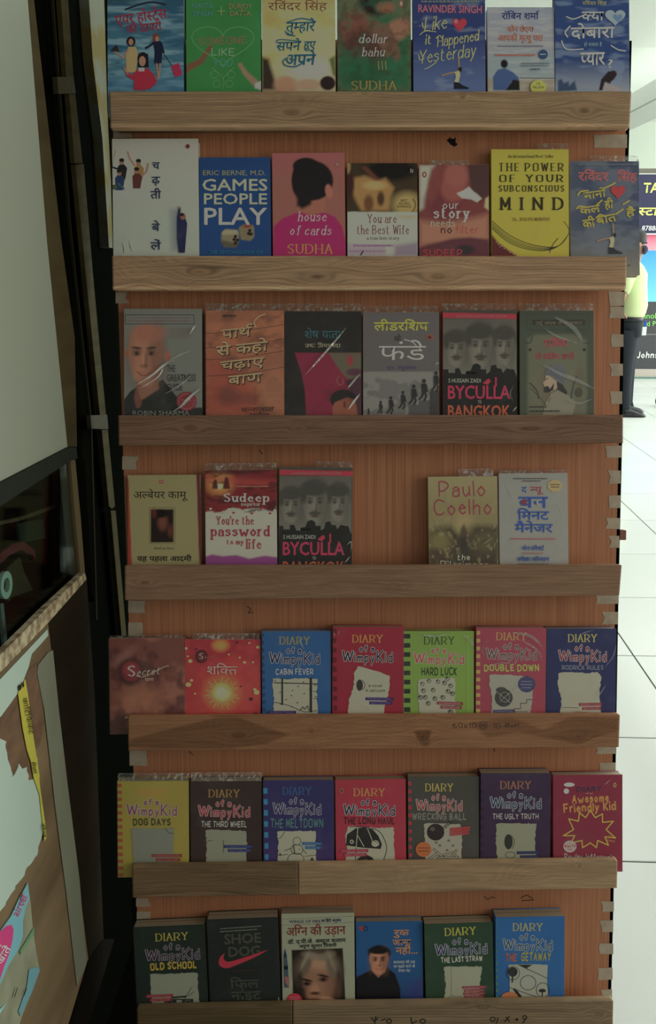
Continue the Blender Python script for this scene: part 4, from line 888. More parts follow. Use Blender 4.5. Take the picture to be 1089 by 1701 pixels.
b.paint(lambda g: g.grad(30, -20, (170, 140, 60)).nz((186, 160, 84), 30, 22, .5, .7, .8, 4).ell(448, 30, 16, 16, (196, 150, 60), .9, .6).grad(100, 150, (190, 150, 120), .7).ell(515, 118, 36, 24, (214, 196, 160), .9, .8).pol([(434, 94), (446, 98), (452, 118), (462, 150), (434, 150)], (54, 44, 32), 1, 8).nz((96, 52, 38), 8, 8, .5, .6, .0).ell(475, 142, 20, 16, (176, 130, 96), .5).ell(512, 140, 22, 10, (186, 140, 108), .6).ell(544, 138, 13, 12, (40, 30, 26), .25).pol([(546, 98), (557, 92), (558, 130), (552, 124)], (92, 104, 50), 1, 5))
b.T_('रविंदर सिंह', 494, 17, 12, 98, (120, 62, 44), 'd')
for t_, x, y, w, h in (('तुम्हारे', 500, 52, 48, 15), ('सपने', 480, 84, 40, 14), ('हुए', 515, 80, 20, 11), ('अपने', 500, 108, 50, 17)):
    b.T_(t_, x, y, h, w, (24, 92, 112), 'd', 1, .018, sl=.15)
b.line([(476, 38), (500, 31), (524, 36)], 1.8, (24, 92, 112), True); b.line([(458, 70), (466, 66), (500, 69)], 1.5, (24, 92, 112), True); b.line([(478, 96), (470, 102), (474, 109), (490, 111), (504, 104)], 2, (24, 92, 112), True); b.line([(474, 52), (478, 58), (490, 60)], 1.6, (24, 92, 112), True)
b = B(0, (559, -22), (682, -22), 560, 683, (92, 100, 68), 'olive green paperback showing a woman with hennaed hand, white italic title', step=1.5)
b.paint(lambda g: g.pol([(560, 60), (600, 40), (640, 20), (684, 40), (684, 150), (560, 150)], (42, 98, 62), 1, 22).ell(622, 0, 26, 26, (36, 26, 24), .4).ell(640, 12, 16, 10, (140, 92, 64), .5).ell(590, 50, 26, 30, (124, 74, 56), .6).ell(656, 52, 34, 17, (152, 106, 78), .5, rot=30).ell(610, 76, 38, 26, (86, 54, 44), .8).pol([(620, 34), (644, 40), (660, 68), (664, 96), (658, 104), (650, 88), (644, 96), (636, 84), (626, 70), (612, 54)], (116, 84, 64), 1, 5).nz((60, 40, 32), 9, 9, .5, .6, .35, 8).ell(600, 120, 30, 22, (36, 84, 50), .9).nz((30, 110, 74), 26, 26, .52, .66, .4, 6))
b.T_('dollar', 620, 71, 14, 48, (190, 194, 174), 'r', 0, t=1.7, sl=.22); b.T_('bahu', 620, 93, 14, 40, (190, 194, 174), 'r', 0, t=1.7, sl=.22); b.T_('SUDHA', 621, 149, 14, 76, (160, 128, 52), 'r', t=1.9)
b.disc(666, 6, 3.4, 5.5, (160, 96, 76)); b.disc(666, 6, 1.4, 3, W_)
for x in (628, 634, 640): b.line([(x, 102), (x+1, 116)], 1, (176, 150, 80))
b = B(0, (683, -22), (805, -22), 686, 806, (44, 58, 108), 'navy paperback with yellow script title and glossy red heart', step=1.7)
b.paint(lambda g: g.grad(60, 150, (88, 108, 148), .9).nz((130, 142, 160), 40, 14, .56, .7, .4, 5))
b.T_('RAVINDER SINGH', 747, 21, 13, 105, (192, 98, 112), 's', -1, .05, shadow=(90, 40, 60))
sy = (196, 184, 92)
for t_, x, y, w, h, r in (('Like', 724, 49, 40, 22, 7), ('it', 711, 73, 11, 15, 8), ('Happened', 762, 72, 74, 17, 9), ('Yesterday', 746, 99, 94, 21, 8)):
    b.T_(t_, x, y, h, w, sy, 'p', r, t=2.4, thin=.45, sl=.34, gap=.16)
for P in ([(701, 38), (703, 46), (710, 43)], [(697, 58), (706, 52), (724, 53)], [(724, 64), (730, 59), (735, 66)], [(695, 92), (697, 100), (704, 97)], [(705, 115), (712, 112), (724, 104)]): b.line(P, 1.7, sy, True, .6)
heart(b, 763, 42, 24, 26, (196, 44, 62)); b.disc(757, 36, 3, 3.4, (226, 110, 110)); leaper(b, 761, 128, 1.05)
b.dashes(747, 3, 96, 3, (110, 120, 110), 12)
b = B(0, (807, 12), (920, 12), 810, 921, (140, 146, 156), 'pale grey paperback with a seated man in blue shirt facing the sea', step=1.5, top=12)
b.paint(lambda g: g.grad(12, 120, (152, 150, 146), .9).pol([(808, 90), (922, 90), (922, 130), (808, 130)], (132, 152, 152), .8, 20).pol([(808, 130), (922, 131), (922, 152), (808, 152)], (150, 138, 112), .9, 3).nz((176, 176, 166), 30, 4, .5, .65, .4, 2)
    .pol([(819, 150), (818, 128), (826, 116), (838, 113), (852, 120), (862, 130), (860, 136), (848, 136), (846, 150)], (62, 88, 132), 1, 1.5).ell(837, 106, 6, 7, (24, 22, 24), .3).pol([(840, 150), (852, 132), (862, 134), (863, 150)], (24, 24, 26), 1, 1.5))
b.line([(864, 129.5), (920, 130)], 1.3, (60, 78, 78)); b.T_('रॉबिन शर्मा', 864, 32, 10, 62, (42, 52, 108), 'd', 0, .02); b.T_('कौन रोएगा', 864, 53, 8, 44, (178, 98, 66), 'd', 0, .02); b.T_('आपकी मृत्यु पर?', 864, 68, 9, 74, (178, 98, 66), 'd', 0, .02)
b.dashes(864, 77, 76, 2, (112, 108, 116), 12, 3); b.dashes(855, 92, 66, 3, (170, 100, 80), 10, 4); b.disc(901.5, 91, 7.5, 8, (44, 72, 112)); b.dashes(901, 91, 10, 1.6, W_, 3)
b.dashes(888, 106, 46, 1.5, (90, 96, 100), 9, 5); b.dashes(888, 110, 46, 1.5, (90, 96, 100), 9, 6); b.dashes(888, 116, 16, 2, (70, 76, 84), 3, 7)
b.disc(893, 146, 13, 12, (196, 184, 60)); b.T_('15', 893, 142, 4, 6, K_, 's', bold=.03); b.T_('MILLION', 893, 148, 4, 18, K_, 's', bold=.03)
b = B(0, (921, -18), (1048, -18), 923, 1045, (40, 66, 114), 'dark blue paperback with white Hindi title and cloud heart, end of top row', step=1.5)
b.paint(lambda g: g.grad(100, 152, (142, 150, 154), .9).nz((120, 138, 160), 44, 12, .5, .68, .55, 6).pol([(926, 152), (926, 134), (932, 131), (936, 138), (944, 135), (945, 142), (954, 134), (958, 150)], (52, 70, 98), 1, 3).pol([(994, 150), (998, 132), (1010, 118), (1018, 120), (1021, 130), (1014, 136), (1012, 142), (1004, 138), (1000, 150)], (38, 30, 34), 1, 1.5).ell(1018, 123, 6, 6, (44, 32, 34), .3).pol([(1004, 136), (1014, 140), (1030, 146), (1032, 152), (1000, 152)], (152, 142, 138), 1, 2))
b.T_('रविंदर सिंह', 987, 8, 5, 40, (150, 146, 86), 'd', 0, .03)
for t_, x, y, w, h, r in (('क्या', 984, 34, 36, 14, 0), ('दोबारा', 984, 63, 72, 17, 1), ('प्यार', 984, 108, 40, 20, 2)): b.T_(t_, x, y, h, w, (188, 192, 178), 'd', r, .022)
b.T_('हो सकता है', 984, 77, 5, 30, (128, 150, 170), 'd', 0, .02); b.T_('?', 1013, 113, 15, 8, (188, 192, 178), 's'); b.line([(940, 28), (952, 32), (968, 26)], 2, (188, 192, 178), True); b.line([(932, 68), (940, 82), (968, 82)], 2, (188, 192, 178), True); b.line([(1014, 76), (1026, 83), (1038, 85)], 2, (188, 192, 178), True)
b.line([(946, 44), (938, 54), (942, 62)], 2.4, (188, 192, 178), True)
heart(b, 1021, 30, 34, 30, (142, 158, 170)); heart(b, 1025, 31, 16, 16, (96, 128, 156))
# ---- row 2
b = B(1, (181, 231), (325, 230), 187, 331, (172, 176, 152), 'tall off-white paperback, group of dressed-up people, vertical Hindi title', t=.02, step=1.6, spine=(160, 158, 130))
b.paint(lambda g: g.grad(200, 420, (150, 158, 148), .5).ell(208, 322, 9, 6, (190, 205, 205), .9, .6).pol([(282, 348), (300, 345), (298, 418), (284, 416)], (120, 130, 130), .7, 9))
for x, y, c in ((202, 278, (26, 26, 32)), (198, 296, (34, 54, 92)), (230, 279, (150, 110, 56)), (227, 293, (92, 44, 40))):
    b.fill([(x-7, y), (x-3, y-5), (x+4, y-5), (x+9, y+1), (x+6, y+20), (x-6, y+20)], c); b.disc(x, y-9, 4, 5, (150, 106, 78)); b.disc(x, y-12, 4.2, 3, (26, 20, 20))
b.line([(196, 281), (186, 278), (185, 270)], 2.6, (26, 26, 32)); b.line([(185, 274), (192, 250)], 1, (150, 110, 90)); b.line([(224, 275), (216, 264), (212, 252)], 2.4, (170, 120, 96)); b.line([(236, 292), (244, 284), (246, 272)], 2.6, (160, 112, 84)); b.disc(190, 311, 5, 4, (70, 84, 60)); b.line([(196, 305), (206, 314)], 3, (60, 90, 96))
for t_, y, h, w in (('च', 281, 11, 12), ('ढ़', 305, 11, 14), ('ती', 330, 12, 17), ('बे', 384, 12, 13), ('लें', 415, 12, 17)): b.T_(t_, 259, y, h, w, (36, 46, 78), 'd', 0, .02)
b.disc(312, 243.5, 3.2, 3.6, (120, 28, 38)); b.fill([(294, 362), (297, 345), (300, 345), (299, 362), (306, 358), (311, 372), (309, 396), (307, 420), (297, 420), (294, 396)], (28, 34, 74)); b.disc(304, 360, 4.5, 5.5, (150, 86, 66)); b.disc(302, 357, 3.6, 3, (40, 28, 30)); b.disc(297.5, 345, 2, 2, (160, 110, 90))
b.creases = [([(203, 402), (206, 416), (205, 424)], 1.6, .9), ([(214, 398), (217, 412), (221, 420)], 1.5, .8)]; b.film = .02
b = B(1, (328, 262), (448, 261), 331, 450, (28, 68, 118), 'royal blue paperback with bold cream capitals and two wooden dice', step=1.8)
b.paint(lambda g: g.var(.08, 60, 60).pol([(368, 386), (374, 381), (394, 382), (397, 388), (396, 404), (391, 411), (372, 410), (367, 400)], (134, 122, 90), 1, 2).pol([(396, 378), (404, 373), (420, 374), (422, 380), (422, 394), (416, 400), (400, 398)], (128, 114, 84), 1, 2).pol([(368, 386), (374, 381), (394, 382), (396, 388), (390, 390), (370, 390)], (164, 154, 118), .8, 2).ell(410, 376, 7, 2.5, (150, 50, 42), .5).pol([(367, 398), (390, 404), (396, 396), (396, 406), (390, 412), (370, 410)], (66, 58, 42), .7, 4))
c = (190, 186, 134)
b.T_('ERIC BERNE, M.D.', 389, 291, 8.5, 104, (150, 144, 84), 's', 0, .005); b.T_('GAMES', 390, 316.5, 20, 107, c, 's', 0, .045); b.T_('PEOPLE', 391, 339, 18.5, 104, c, 's', 0, .045); b.T_('PLAY', 391, 373, 29, 103, (200, 198, 152), 's', 0, .045)
b.T_('THE PSYCHOLOGY OF', 391, 422, 6, 92, (34, 112, 132), 's', 0, .03)
for x, y in ((391, 393), (389, 398), (394, 399), (391, 404), (415, 383), (413, 388), (417, 389)): b.disc(x, y, 2.4, 2.8, (40, 34, 26), 8)
b = B(1, (450, 255), (572, 253), 453, 574, (152, 92, 78), 'pink and terracotta paperback with the back of a dark-haired woman\'s head', step=1.5)
b.paint(lambda g: g.grad(300, 250, (168, 88, 92), .8).pol([(453, 425), (454, 376), (470, 362), (490, 354), (512, 350), (536, 352), (556, 360), (568, 376), (574, 400), (575, 425)], (164, 28, 92), 1, 3).pol([(495, 330), (540, 330), (540, 352), (516, 358), (494, 350)], (162, 98, 76), 1, 4).ell(519, 300, 34, 33, (30, 25, 28), .1).ell(508, 276, 22, 14, (30, 25, 28), .15).ell(496, 300, 12, 28, (30, 25, 28), .2).pol([(492, 312), (520, 326), (516, 340), (502, 347), (493, 342)], (32, 26, 28), 1, 6).ell(546, 318, 6, 12, (172, 104, 82), .3, rot=10).nz((60, 52, 56), 4, 30, .6, .7, .0))
b.T_('house', 518, 367, 15, 49, (206, 196, 174), 'r', 0, t=1.9, sl=.2); b.T_('of cards', 516, 390, 15, 69, (206, 196, 174), 'r', 0, t=1.9, sl=.2); b.T_('SUDHA', 515, 421, 15, 76, (178, 134, 54), 'r', t=2)
b.disc(560, 273, 3.2, 4.6, (150, 84, 66)); b.disc(560, 273, 1.4, 2.6, (160, 150, 130), 8)
b = B(1, (575, 271), (692, 271), 576, 694, (166, 168, 150), 'paperback with torn brown photo above a white panel and dark serif title', step=1.5)
b.paint(lambda g: g.pol([(574, 268), (696, 268), (696, 352), (574, 352)], (64, 50, 32), 1, 2).ell(650, 282, 44, 18, (22, 20, 18), .6).pol([(586, 296), (606, 292), (628, 300), (640, 296), (654, 312), (648, 330), (646, 350), (600, 350), (592, 336), (584, 318)], (164, 122, 62), 1, 7).ell(612, 338, 8, 14, (110, 70, 40), .7).ell(632, 330, 6, 12, (80, 52, 34), .7).ell(622, 308, 18, 7, (190, 150, 86), .8).ell(676, 340, 24, 20, (168, 144, 78), .7).ell(580, 306, 8, 22, (64, 34, 28), .6).ell(578, 276, 4, 12, (150, 120, 70), .6).pol([(600, 278), (608, 276), (630, 298), (622, 300)], (110, 60, 44), .8, 4)
    .pol([(655, 408), (694, 402), (694, 425), (655, 425)], (124, 96, 128), .7, 8).pol([(575, 404), (640, 408), (640, 425), (575, 425)], (160, 140, 152), .7, 5))
b.fill([(576.5, 353), (586, 351), (600, 353), (620, 351.5), (640, 354), (660, 352), (680, 352), (693, 353), (693, 358), (576.5, 358)], (166, 168, 150), .5, 3)
b.T_('You are', 634, 370, 14, 49, (110, 36, 34), 'r', 0, t=1.7); b.T_('the Best Wife', 636, 388.5, 14, 86, (110, 36, 34), 'r', 0, t=1.7); b.T_('a true love story', 636, 398, 5, 54, (96, 80, 64), 'r', t=.9)
b.T_('BEST', 671, 335, 4, 11, (96, 60, 30), 's', 0, .02); b.T_('SELLING', 671, 340, 4, 18, (96, 60, 30), 's', 0, .02); b.T_('ROMANCE', 671, 345, 4, 23, (96, 60, 30), 's', 0, .02); b.dashes(620, 408, 66, 3, (150, 104, 140), 8, 3); b.dashes(610, 417, 60, 3, (160, 130, 150), 8, 4)
b.line([(686, 330), (690, 338), (688, 348), (684, 352)], 1.5, (130, 90, 50), True); b.line([(599, 424), (603, 417)], 1.4, K_); b.line([(682, 287), (682, 281)], 1.4, (170, 170, 150)); b.line([(685, 287), (685, 282)], 1.2, (170, 170, 150))
b = B(1, (695, 274), (811, 274), 695, 813, (120, 44, 44), 'reddish paperback of a couple nose to nose, white lower-case title', step=1.5)
b.paint(lambda g: g.pol([(696, 274), (722, 274), (712, 300), (708, 330), (704, 345), (696, 350)], (172, 170, 146), 1, 8).ell(735, 335, 30, 26, (112, 34, 42), .4).ell(752, 306, 22, 30, (150, 72, 60), .4).ell(758, 290, 20, 20, (156, 84, 68), .6).pol([(716, 280), (740, 274), (736, 300), (724, 330), (714, 340), (708, 320)], (128, 52, 46), .9, 7).pol([(776, 272), (812, 272), (812, 322), (796, 336), (784, 318), (780, 300)], (72, 34, 32), 1, 5).pol([(758, 321), (770, 316), (778, 310), (786, 318), (794, 324), (800, 330), (792, 336), (782, 331), (766, 329)], (186, 188, 170), 1, 2).pol([(806, 330), (812, 326), (812, 350), (804, 344)], (190, 168, 110), 1, 3)
    .pol([(696, 366), (740, 372), (812, 356), (812, 400), (696, 408)], (178, 120, 86), .8, 14).pol([(696, 412), (712, 406), (730, 402), (752, 396), (780, 394), (812, 398), (812, 425), (696, 425)], (92, 34, 46), 1, 5).nz((130, 54, 66), 7, 4, .5, .6, .0).ell(772, 415, 16, 8, (40, 28, 36), .6))
b.disc(704.5, 290, 3.6, 5, (140, 40, 40)); b.disc(704.5, 290, 1.6, 3, (190, 180, 160), 8)
b.T_('our', 748, 346.5, 13, 27, (204, 190, 172), 'p', t=1.7, thin=.7); b.T_('story', 750, 362, 17, 61, (216, 212, 190), 'r', t=3.2); b.T_('needs', 735, 376, 12, 41, (196, 170, 140), 'r', t=1.4); b.T_('no', 741, 387, 12, 19, (84, 24, 28), 'p', t=1.8); b.T_('filter', 775, 387, 12, 38, (176, 60, 54), 'p', t=1.3)
b.T_('SUDEEP', 735, 425, 10, 66, (180, 34, 50), 'p', t=1.7); b.flap = (.011, .15, .72); b.film = .05
b = B(1, (816, 248), (946, 248), 816, 945, (182, 162, 18), 'bright yellow paperback with black serif capitals and fine curved lines', step=1.8)
b.paint(lambda g: g.grad(248, 420, (168, 156, 24), .5).pol([(815, 388), (828, 404), (848, 418), (860, 426), (815, 426)], (92, 30, 32), 1, 3).nz((150, 130, 90), 3, 3, .6, .66, .0))
for k in range(5):
    o = k*3.2; b.line([(817, 367+o), (842, 388+o), (872, 403+o*.8), (905, 410+o*.5), (928, 408), (942, 392), (944, 380), (936, 368)][:(6 if k else 8)], 1.1, [(40, 40, 20), (120, 80, 20), (30, 60, 30), (60, 50, 20), (40, 40, 20)][k], True)
b.line([(926, 396), (918, 406), (912, 420)], 1.2, (30, 40, 20), True)
for i in range(16): b.disc(824+i*3.2, 402+i*1.9+(i*7 % 5), 1.1, 1.1, (170, 140, 110), 6)
b.T_('An International Best Seller', 881, 262, 4.5, 76, (70, 60, 20), 'r', t=.8, sl=.2)
for t_, y, w, h, t in (('THE POWER', 284, 107, 12.5, 2.0), ('OF  YOUR', 302, 106, 11, 1.8), ('SUBCONSCIOUS', 318, 109, 9.5, 1.8), ('MIND', 348, 107, 19, 3.4)): b.T_(t_, 882, y, h, w, (44, 38, 18), 'r', 0, t=t, gap=(.5 if t_ != 'MIND' else 1.0))
b.T_('Dr. JOSEPH MURPHY', 882, 367, 5, 62, (110, 60, 24), 'r', t=.8); b.flap = (.013, .6, 1.0); b.film = .02
b = B(1, (951, 268), (1066, 268), 948, 1063, (50, 64, 92), 'blue paperback with yellow brush Hindi title and red heart, overhanging the second slat', step=1.7, spine=(190, 195, 190))
b.paint(lambda g: g.grad(370, 455, (122, 120, 104), .95).nz((110, 118, 126), 40, 22, .5, .66, .5, 4).grad(980, 940, (92, 96, 100), .3, True))
b.T_('रविंदर', 985, 300, 13, 50, (172, 82, 80), 'd', -1, .04); b.T_('सिंह', 1041, 301, 13, 32, (172, 82, 80), 'd', -1, .04)
yl = (186, 156, 34)
for t_, x, y, w, h, r in (('मानो', 988, 329, 37, 11, 8), ('कल', 980, 354, 34, 11, 8), ('ही', 1011, 346, 14, 12, 5), ('की', 978, 378, 20, 13, 8), ('बात', 1007, 370, 34, 12, 10), ('है', 1046, 359, 15, 11, -4)): b.T_(t_, x, y, h, w, yl, 'd', r, .035)
for P in ([(959, 325), (963, 319), (976, 317)], [(1000, 314), (1012, 309), (1021, 304)], [(957, 347), (962, 343), (974, 345)], [(990, 341), (999, 333)], [(990, 362), (996, 357), (1004, 360)], [(1022, 356), (1034, 348)], [(1034, 340), (1044, 334)]): b.line(P, 2.6, yl, True)
heart(b, 1025.5, 320, 24, 26, (190, 36, 48)); leaper(b, 1017, 403, 1.0); b.dashes(1008, 274, 98, 1.6, (110, 120, 110), 20, 2); b.film = .07; b.flap = (.012, .3, 1.0)
b.fill([(1041, 441), (1046, 440), (1044, 443)], (60, 34, 34))
# ---- row 3
b = B(2, (197, 513), (328, 513), 205, 335, (112, 112, 100), 'grey-white paperback with smiling bald man in black shirt, shiny wrap', step=1.3, t=.018, spine=(90, 90, 80))
b.paint(lambda g: (g.ell(252, 600, 40, 30, (120, 118, 108), .9, .5), g.pol([(206, 664), (216, 650), (228, 642), (262, 636), (270, 630), (282, 644), (300, 668), (306, 690), (204, 690)], (16, 18, 20), 1, 1.5), g.pol([(226, 630), (262, 622), (264, 646), (240, 662), (226, 668)], (136, 86, 62), 1, 3), g.pol([(226, 640), (236, 668), (228, 688), (222, 660)], (112, 60, 44), .9, 2), face(g, 242, 590, 60, 104, (168, 108, 78), (50, 32, 26), look=-3, dark=.6), g.ell(246, 553, 28, 15, (160, 92, 68), .7, .8), g.ell(278, 592, 5, 9, (158, 88, 64), .3), g.ell(210, 588, 3, 7, (140, 84, 60), .3), g.pol([(206, 678), (337, 677), (338, 692), (206, 692)], (16, 16, 18), 1, 1.5)))
b.line([(208, 523), (322, 523), (322, 538), (208, 538), (208, 523)], 1.1, (46, 48, 66)); b.dashes(265, 528, 100, 1.4, (120, 90, 86), 16, 2); b.dashes(265, 533, 104, 1.4, (120, 90, 86), 16, 3)
for k in range(5): b.dashes(300, 546+k*3.6, 34, .8, (128, 98, 90), 7, 4+k)
for t_, y, w in (('THE', 618, 14), ('GREATNESS', 633.5, 48), ('GUIDE', 649, 26)): b.T_(t_, 277.5+w/2, y, 12, w, (26, 24, 26), 's', 0, .01)
b.disc(310, 667, 16.5, 16, (128, 28, 42)); b.ring(310, 667, 13, 12.6, .8, (170, 90, 90)); b.dashes(310, 665, 16, 2, (170, 90, 90), 3); b.T_('ROBIN SHARMA', 268, 690, 8, 94, (120, 120, 112), 's', 0, .01)
b.film = .06; b.creases = [([(227, 640), (252, 625), (270, 610), (280, 604)], 3.2, .8), ([(233, 646), (262, 628), (272, 612)], 2, .7), ([(252, 626), (276, 604), (306, 598)], 2, .5), ([(300, 675), (316, 660), (333, 646)], 3.4, .8), ([(288, 684), (306, 672), (328, 650)], 2.2, .7), ([(316, 556), (322, 546), (325, 542)], 2, .7), ([(282, 600), (300, 590), (318, 584)], 3, .35), ([(275, 655), (300, 640), (318, 625)], 3, .3)]
b = B(2, (337, 516), (468, 516), 341, 472, (150, 86, 54), 'orange paperback with brushed Hindi lettering strung on thin wires', step=1.5, t=.02, spine=(120, 84, 56))
b.paint(lambda g: g.nz((168, 96, 56), 40, 30, .4, .62, .9, 2).nz((112, 62, 44), 26, 20, .55, .7, .7, 5).pol([(340, 590), (380, 600), (420, 640), (430, 690), (340, 690)], (158, 62, 40), .8, 22).ell(378, 656, 18, 16, (84, 46, 40), .9, .6).ell(408, 662, 24, 10, (100, 50, 40), .9, .5).ell(455, 650, 22, 30, (160, 100, 66), .9, .7).ell(400, 545, 60, 10, (178, 106, 66), .9, .5))
for y in (553, 577, 597, 624): b.line([(339, y+1), (400, y-3), (471, y-14)], .9, (70, 42, 34), True)
cc = (178, 146, 96); sd_ = (58, 30, 24)
for t_, x, y, w, h in (('पार्थ', 397, 561, 52, 14), ('से कहो', 405, 588, 86, 15), ('चढ़ाए', 405, 612, 74, 13), ('बाण', 410, 638, 56, 14)): b.T_(t_, x, y, h, w, sd_, 'd', 6, .03, sl=.1); b.T_(t_, x-1.5, y-1.5, h, w, cc, 'd', 6, .02, sl=.1)
b.line([(425, 545), (422, 535), (430, 526), (440, 522)], 2, cc, True); b.T_('प्रसंगवाण', 381, 527, 3.5, 22, (60, 34, 26), 'd', 0, .03); b.T_('पन्नालाल', 429, 684, 7, 54, (40, 24, 20), 'd', 2, .01, sl=.2); b.T_('पटेल', 432, 692, 5, 34, (40, 24, 20), 'd', 0, .01, sl=.2)
b.film = .05; b.flap = (.014, .0, 1)
b = B(2, (470, 517), (598, 517), 472, 600, (24, 20, 18), 'black paperback with a crimson shape and sleeping woman, teal Hindi title', step=1.3)
b.paint(lambda g: g.pol([(489, 586), (599, 586), (600, 690), (508, 690), (506, 650), (500, 618)], (132, 18, 54), 1, 1.2).pol([(546, 586), (600, 586), (600, 628), (586, 633), (572, 625), (558, 606)], (96, 88, 64), 1, 3).ell(581, 599, 5, 9, (150, 40, 50), .6).ell(588, 618, 13, 6, (84, 40, 60), .5).pol([(572, 632), (600, 626), (600, 690), (584, 690), (586, 660)], (70, 34, 50), 1, 4).ell(570, 664, 22, 17, (24, 18, 22), .12).pol([(556, 668), (576, 660), (590, 664), (594, 690), (552, 690), (552, 676)], (146, 78, 52), 1, 2).ell(572, 672, 2, 6, (90, 40, 30), .7).nz((40, 30, 26), 30, 20, .5, .7, .3, 2))
b.T_('शेष यात्रा', 536, 562, 12, 60, (28, 100, 108), 'd', 0, .0); b.T_('उषा प्रियम्वदा', 536, 577, 5.5, 59, (150, 138, 104), 'd', 0, .03); b.line([(563, 624), (559, 632), (564, 640), (570, 636), (568, 628)], .8, (150, 110, 60), True)
b.film = .045; b.flap = (.015, 0, 1); b.creases = [([(507, 623), (532, 596), (556, 568), (574, 546)], 3.2, .38), ([(520, 607), (545, 580), (566, 556)], 2, .5), ([(577, 646), (586, 635), (597, 622)], 3, .5), ([(578, 681), (588, 667), (597, 655)], 3.4, .65)]
b = B(2, (601, 519), (726, 519), 601, 730, (94, 88, 86), 'grey paperback of businessmen climbing steps, yellow and white Hindi title', step=1.6, t=.018)
b.paint(lambda g: g.pol([(602, 617), (732, 617), (732, 690), (602, 690)], (126, 122, 112), 1, 1.5).nz((104, 100, 94), 22, 15, .5, .58, .9, 3).pol([(598, 512), (734, 512), (734, 617), (598, 617)], (94, 88, 86), 1, 1).pol([(678, 672), (695, 672), (695, 665), (713, 665), (713, 650), (731, 648), (731, 692), (678, 692)], (78, 76, 74), 1, 1.5).pol([(713, 650), (731, 648), (731, 692), (713, 692)], (52, 50, 50), 1, 1.5).ell(700, 655, 34, 40, (140, 136, 126), .9, .0))
b.T_('लीडरशिप', 666, 549, 13, 90, (196, 168, 32), 'd', 0, .03, shadow=(40, 32, 24)); b.T_('के', 660, 567, 8, 12, (24, 22, 24), 'd', 0, .01); b.T_('फंडे', 668, 598, 23, 78, (184, 178, 154), 'd', 0, -.005); b.line([(671, 564), (684, 568), (692, 576)], 1.6, (184, 178, 154), True)
b.rect(707, 556, 719, 564, (150, 70, 44)); b.disc(713, 560.5, 3.4, 2.4, (70, 28, 26)); b.T_('एन. रघुरामन', 667, 614, 5.5, 50, (60, 46, 100), 'd', 0, .01)
for x, y, s_ in ((612, 690, 10), (632, 687, 19), (649, 687, 26), (669, 679, 27), (687, 672, 30), (704, 665, 32), (724, 650, 30)):
    c = (28, 27, 30); b.disc(x, y-s_, s_*.075+.6, s_*.085+.7, c, 10); b.fill([(x-s_*.13, y-s_*.86), (x+s_*.1, y-s_*.88), (x+s_*.14, y-s_*.42), (x-s_*.12, y-s_*.42)], c); b.line([(x+s_*.02, y-s_*.45), (x+s_*.12, y-s_*.22), (x+s_*.02, y)], s_*.1, c); b.line([(x-s_*.03, y-s_*.45), (x-s_*.1, y-s_*.2), (x-s_*.24, y-s_*.05)], s_*.1, c); b.line([(x+s_*.1, y-s_*.8), (x+s_*.18, y-s_*.45)], s_*.06, c)
b.film = .06; b.flap = (.013, 0, 1); b.creases = [([(722, 608), (726, 603), (730, 606)], 2, .5)]
def byculla(b, x0, y0, k, x1):
    """black and red thriller cover; x0,y0 top left of the printed front, k scale"""
    def f(g):
        Y = lambda v: y0+v*k; X = lambda v: x0+v*k
        g.pol([(X(0), Y(14)), (X(124), Y(14)), (X(124), Y(110)), (X(0), Y(110))], (106, 102, 88), 1, 2); g.grad(Y(60), Y(20), (66, 62, 54), .5)
        for cx, cy, w, h in ((22, 64, 36, 58), (102, 60, 34, 62), (62, 60, 42, 72)):
            g.ell(X(cx), Y(cy-h*.22), w*.58*k, h*.36*k, (48, 46, 40), .4); face(g, X(cx), Y(cy), w*k, h*k, (122, 116, 98), (46, 44, 38), must=True, smile=False, dark=.55)
            g.ell(X(cx-w*.05), Y(cy-h*.33), w*.56*k, h*.17*k, (46, 44, 38), .5); g.ell(X(cx-w*.45), Y(cy-h*.16), w*.12*k, h*.16*k, (48, 46, 40), .8)
        g.mix((96, 92, 78), np.where(g.Y < Y(110), .22, 0))
        g.pol([(X(-2), Y(-2)), (X(126), Y(-2)), (X(126), Y(13)), (X(-2), Y(13))], (66, 62, 52), 1, 1); g.pol([(X(-2), Y(3)), (X(126), Y(6)), (X(126), Y(14)), (X(-2), Y(12))], (176, 34, 56), 1, 1)
    b.paint(f)
    P = [(0, 172), (0, 98), (9, 98), (9, 104), (20, 104), (20, 97), (27, 96), (31, 106), (38, 106), (38, 101), (46, 100), (50, 90), (57, 88), (63, 92), (63, 98), (72, 98), (72, 106), (78, 102), (80, 92), (88, 90), (90, 96), (97, 97), (100, 104), (106, 96), (112, 98), (118, 98), (122, 108), (124, 172)]
    b.fill([(x0+p*k, y0+q*k) for p, q in P], (18, 17, 18))
    b.T_('S HUSSAIN ZAIDI', x0+36*k, y0+120*k, 7*k, 54*k, (168, 168, 150), 's', 0, .02); b.T_('BYCULLA', x0+60*k, y0+147*k, 23*k, 103*k, (182, 30, 72), 's', 0, .05); b.T_('TO', x0+61*k, y0+155*k, 5.5*k, 6*k, (168, 168, 150), 's', 0, .02); b.T_('BANGKOK', x0+60*k, y0+178*k, 21*k, 103*k, (180, 78, 40), 's', 0, .05)
    b.fill([(x0+p*k, y0+q*k) for p, q in ((66, 121), (76, 113), (80, 118), (74, 124))], (182, 30, 60)); b.line([(x0+88*k, y0+112*k), (x0+88*k, y0+126*k)], 3*k, (182, 30, 66))
    b.T_('AN EXPANDED GUIDE TO MUMBAI TO DUBAI', x0+64*k, y0+11*k, 3.6*k, 84*k, (150, 120, 120), 's', 0, .03)
b = B(2, (735, 515), (859, 515), 735, 858, (18, 17, 18), 'thriller paperback with three moustached men over a black skyline, beside the green book', step=1.3, spine=(140, 24, 44)); byculla(b, 735.5, 516, .995, 859)
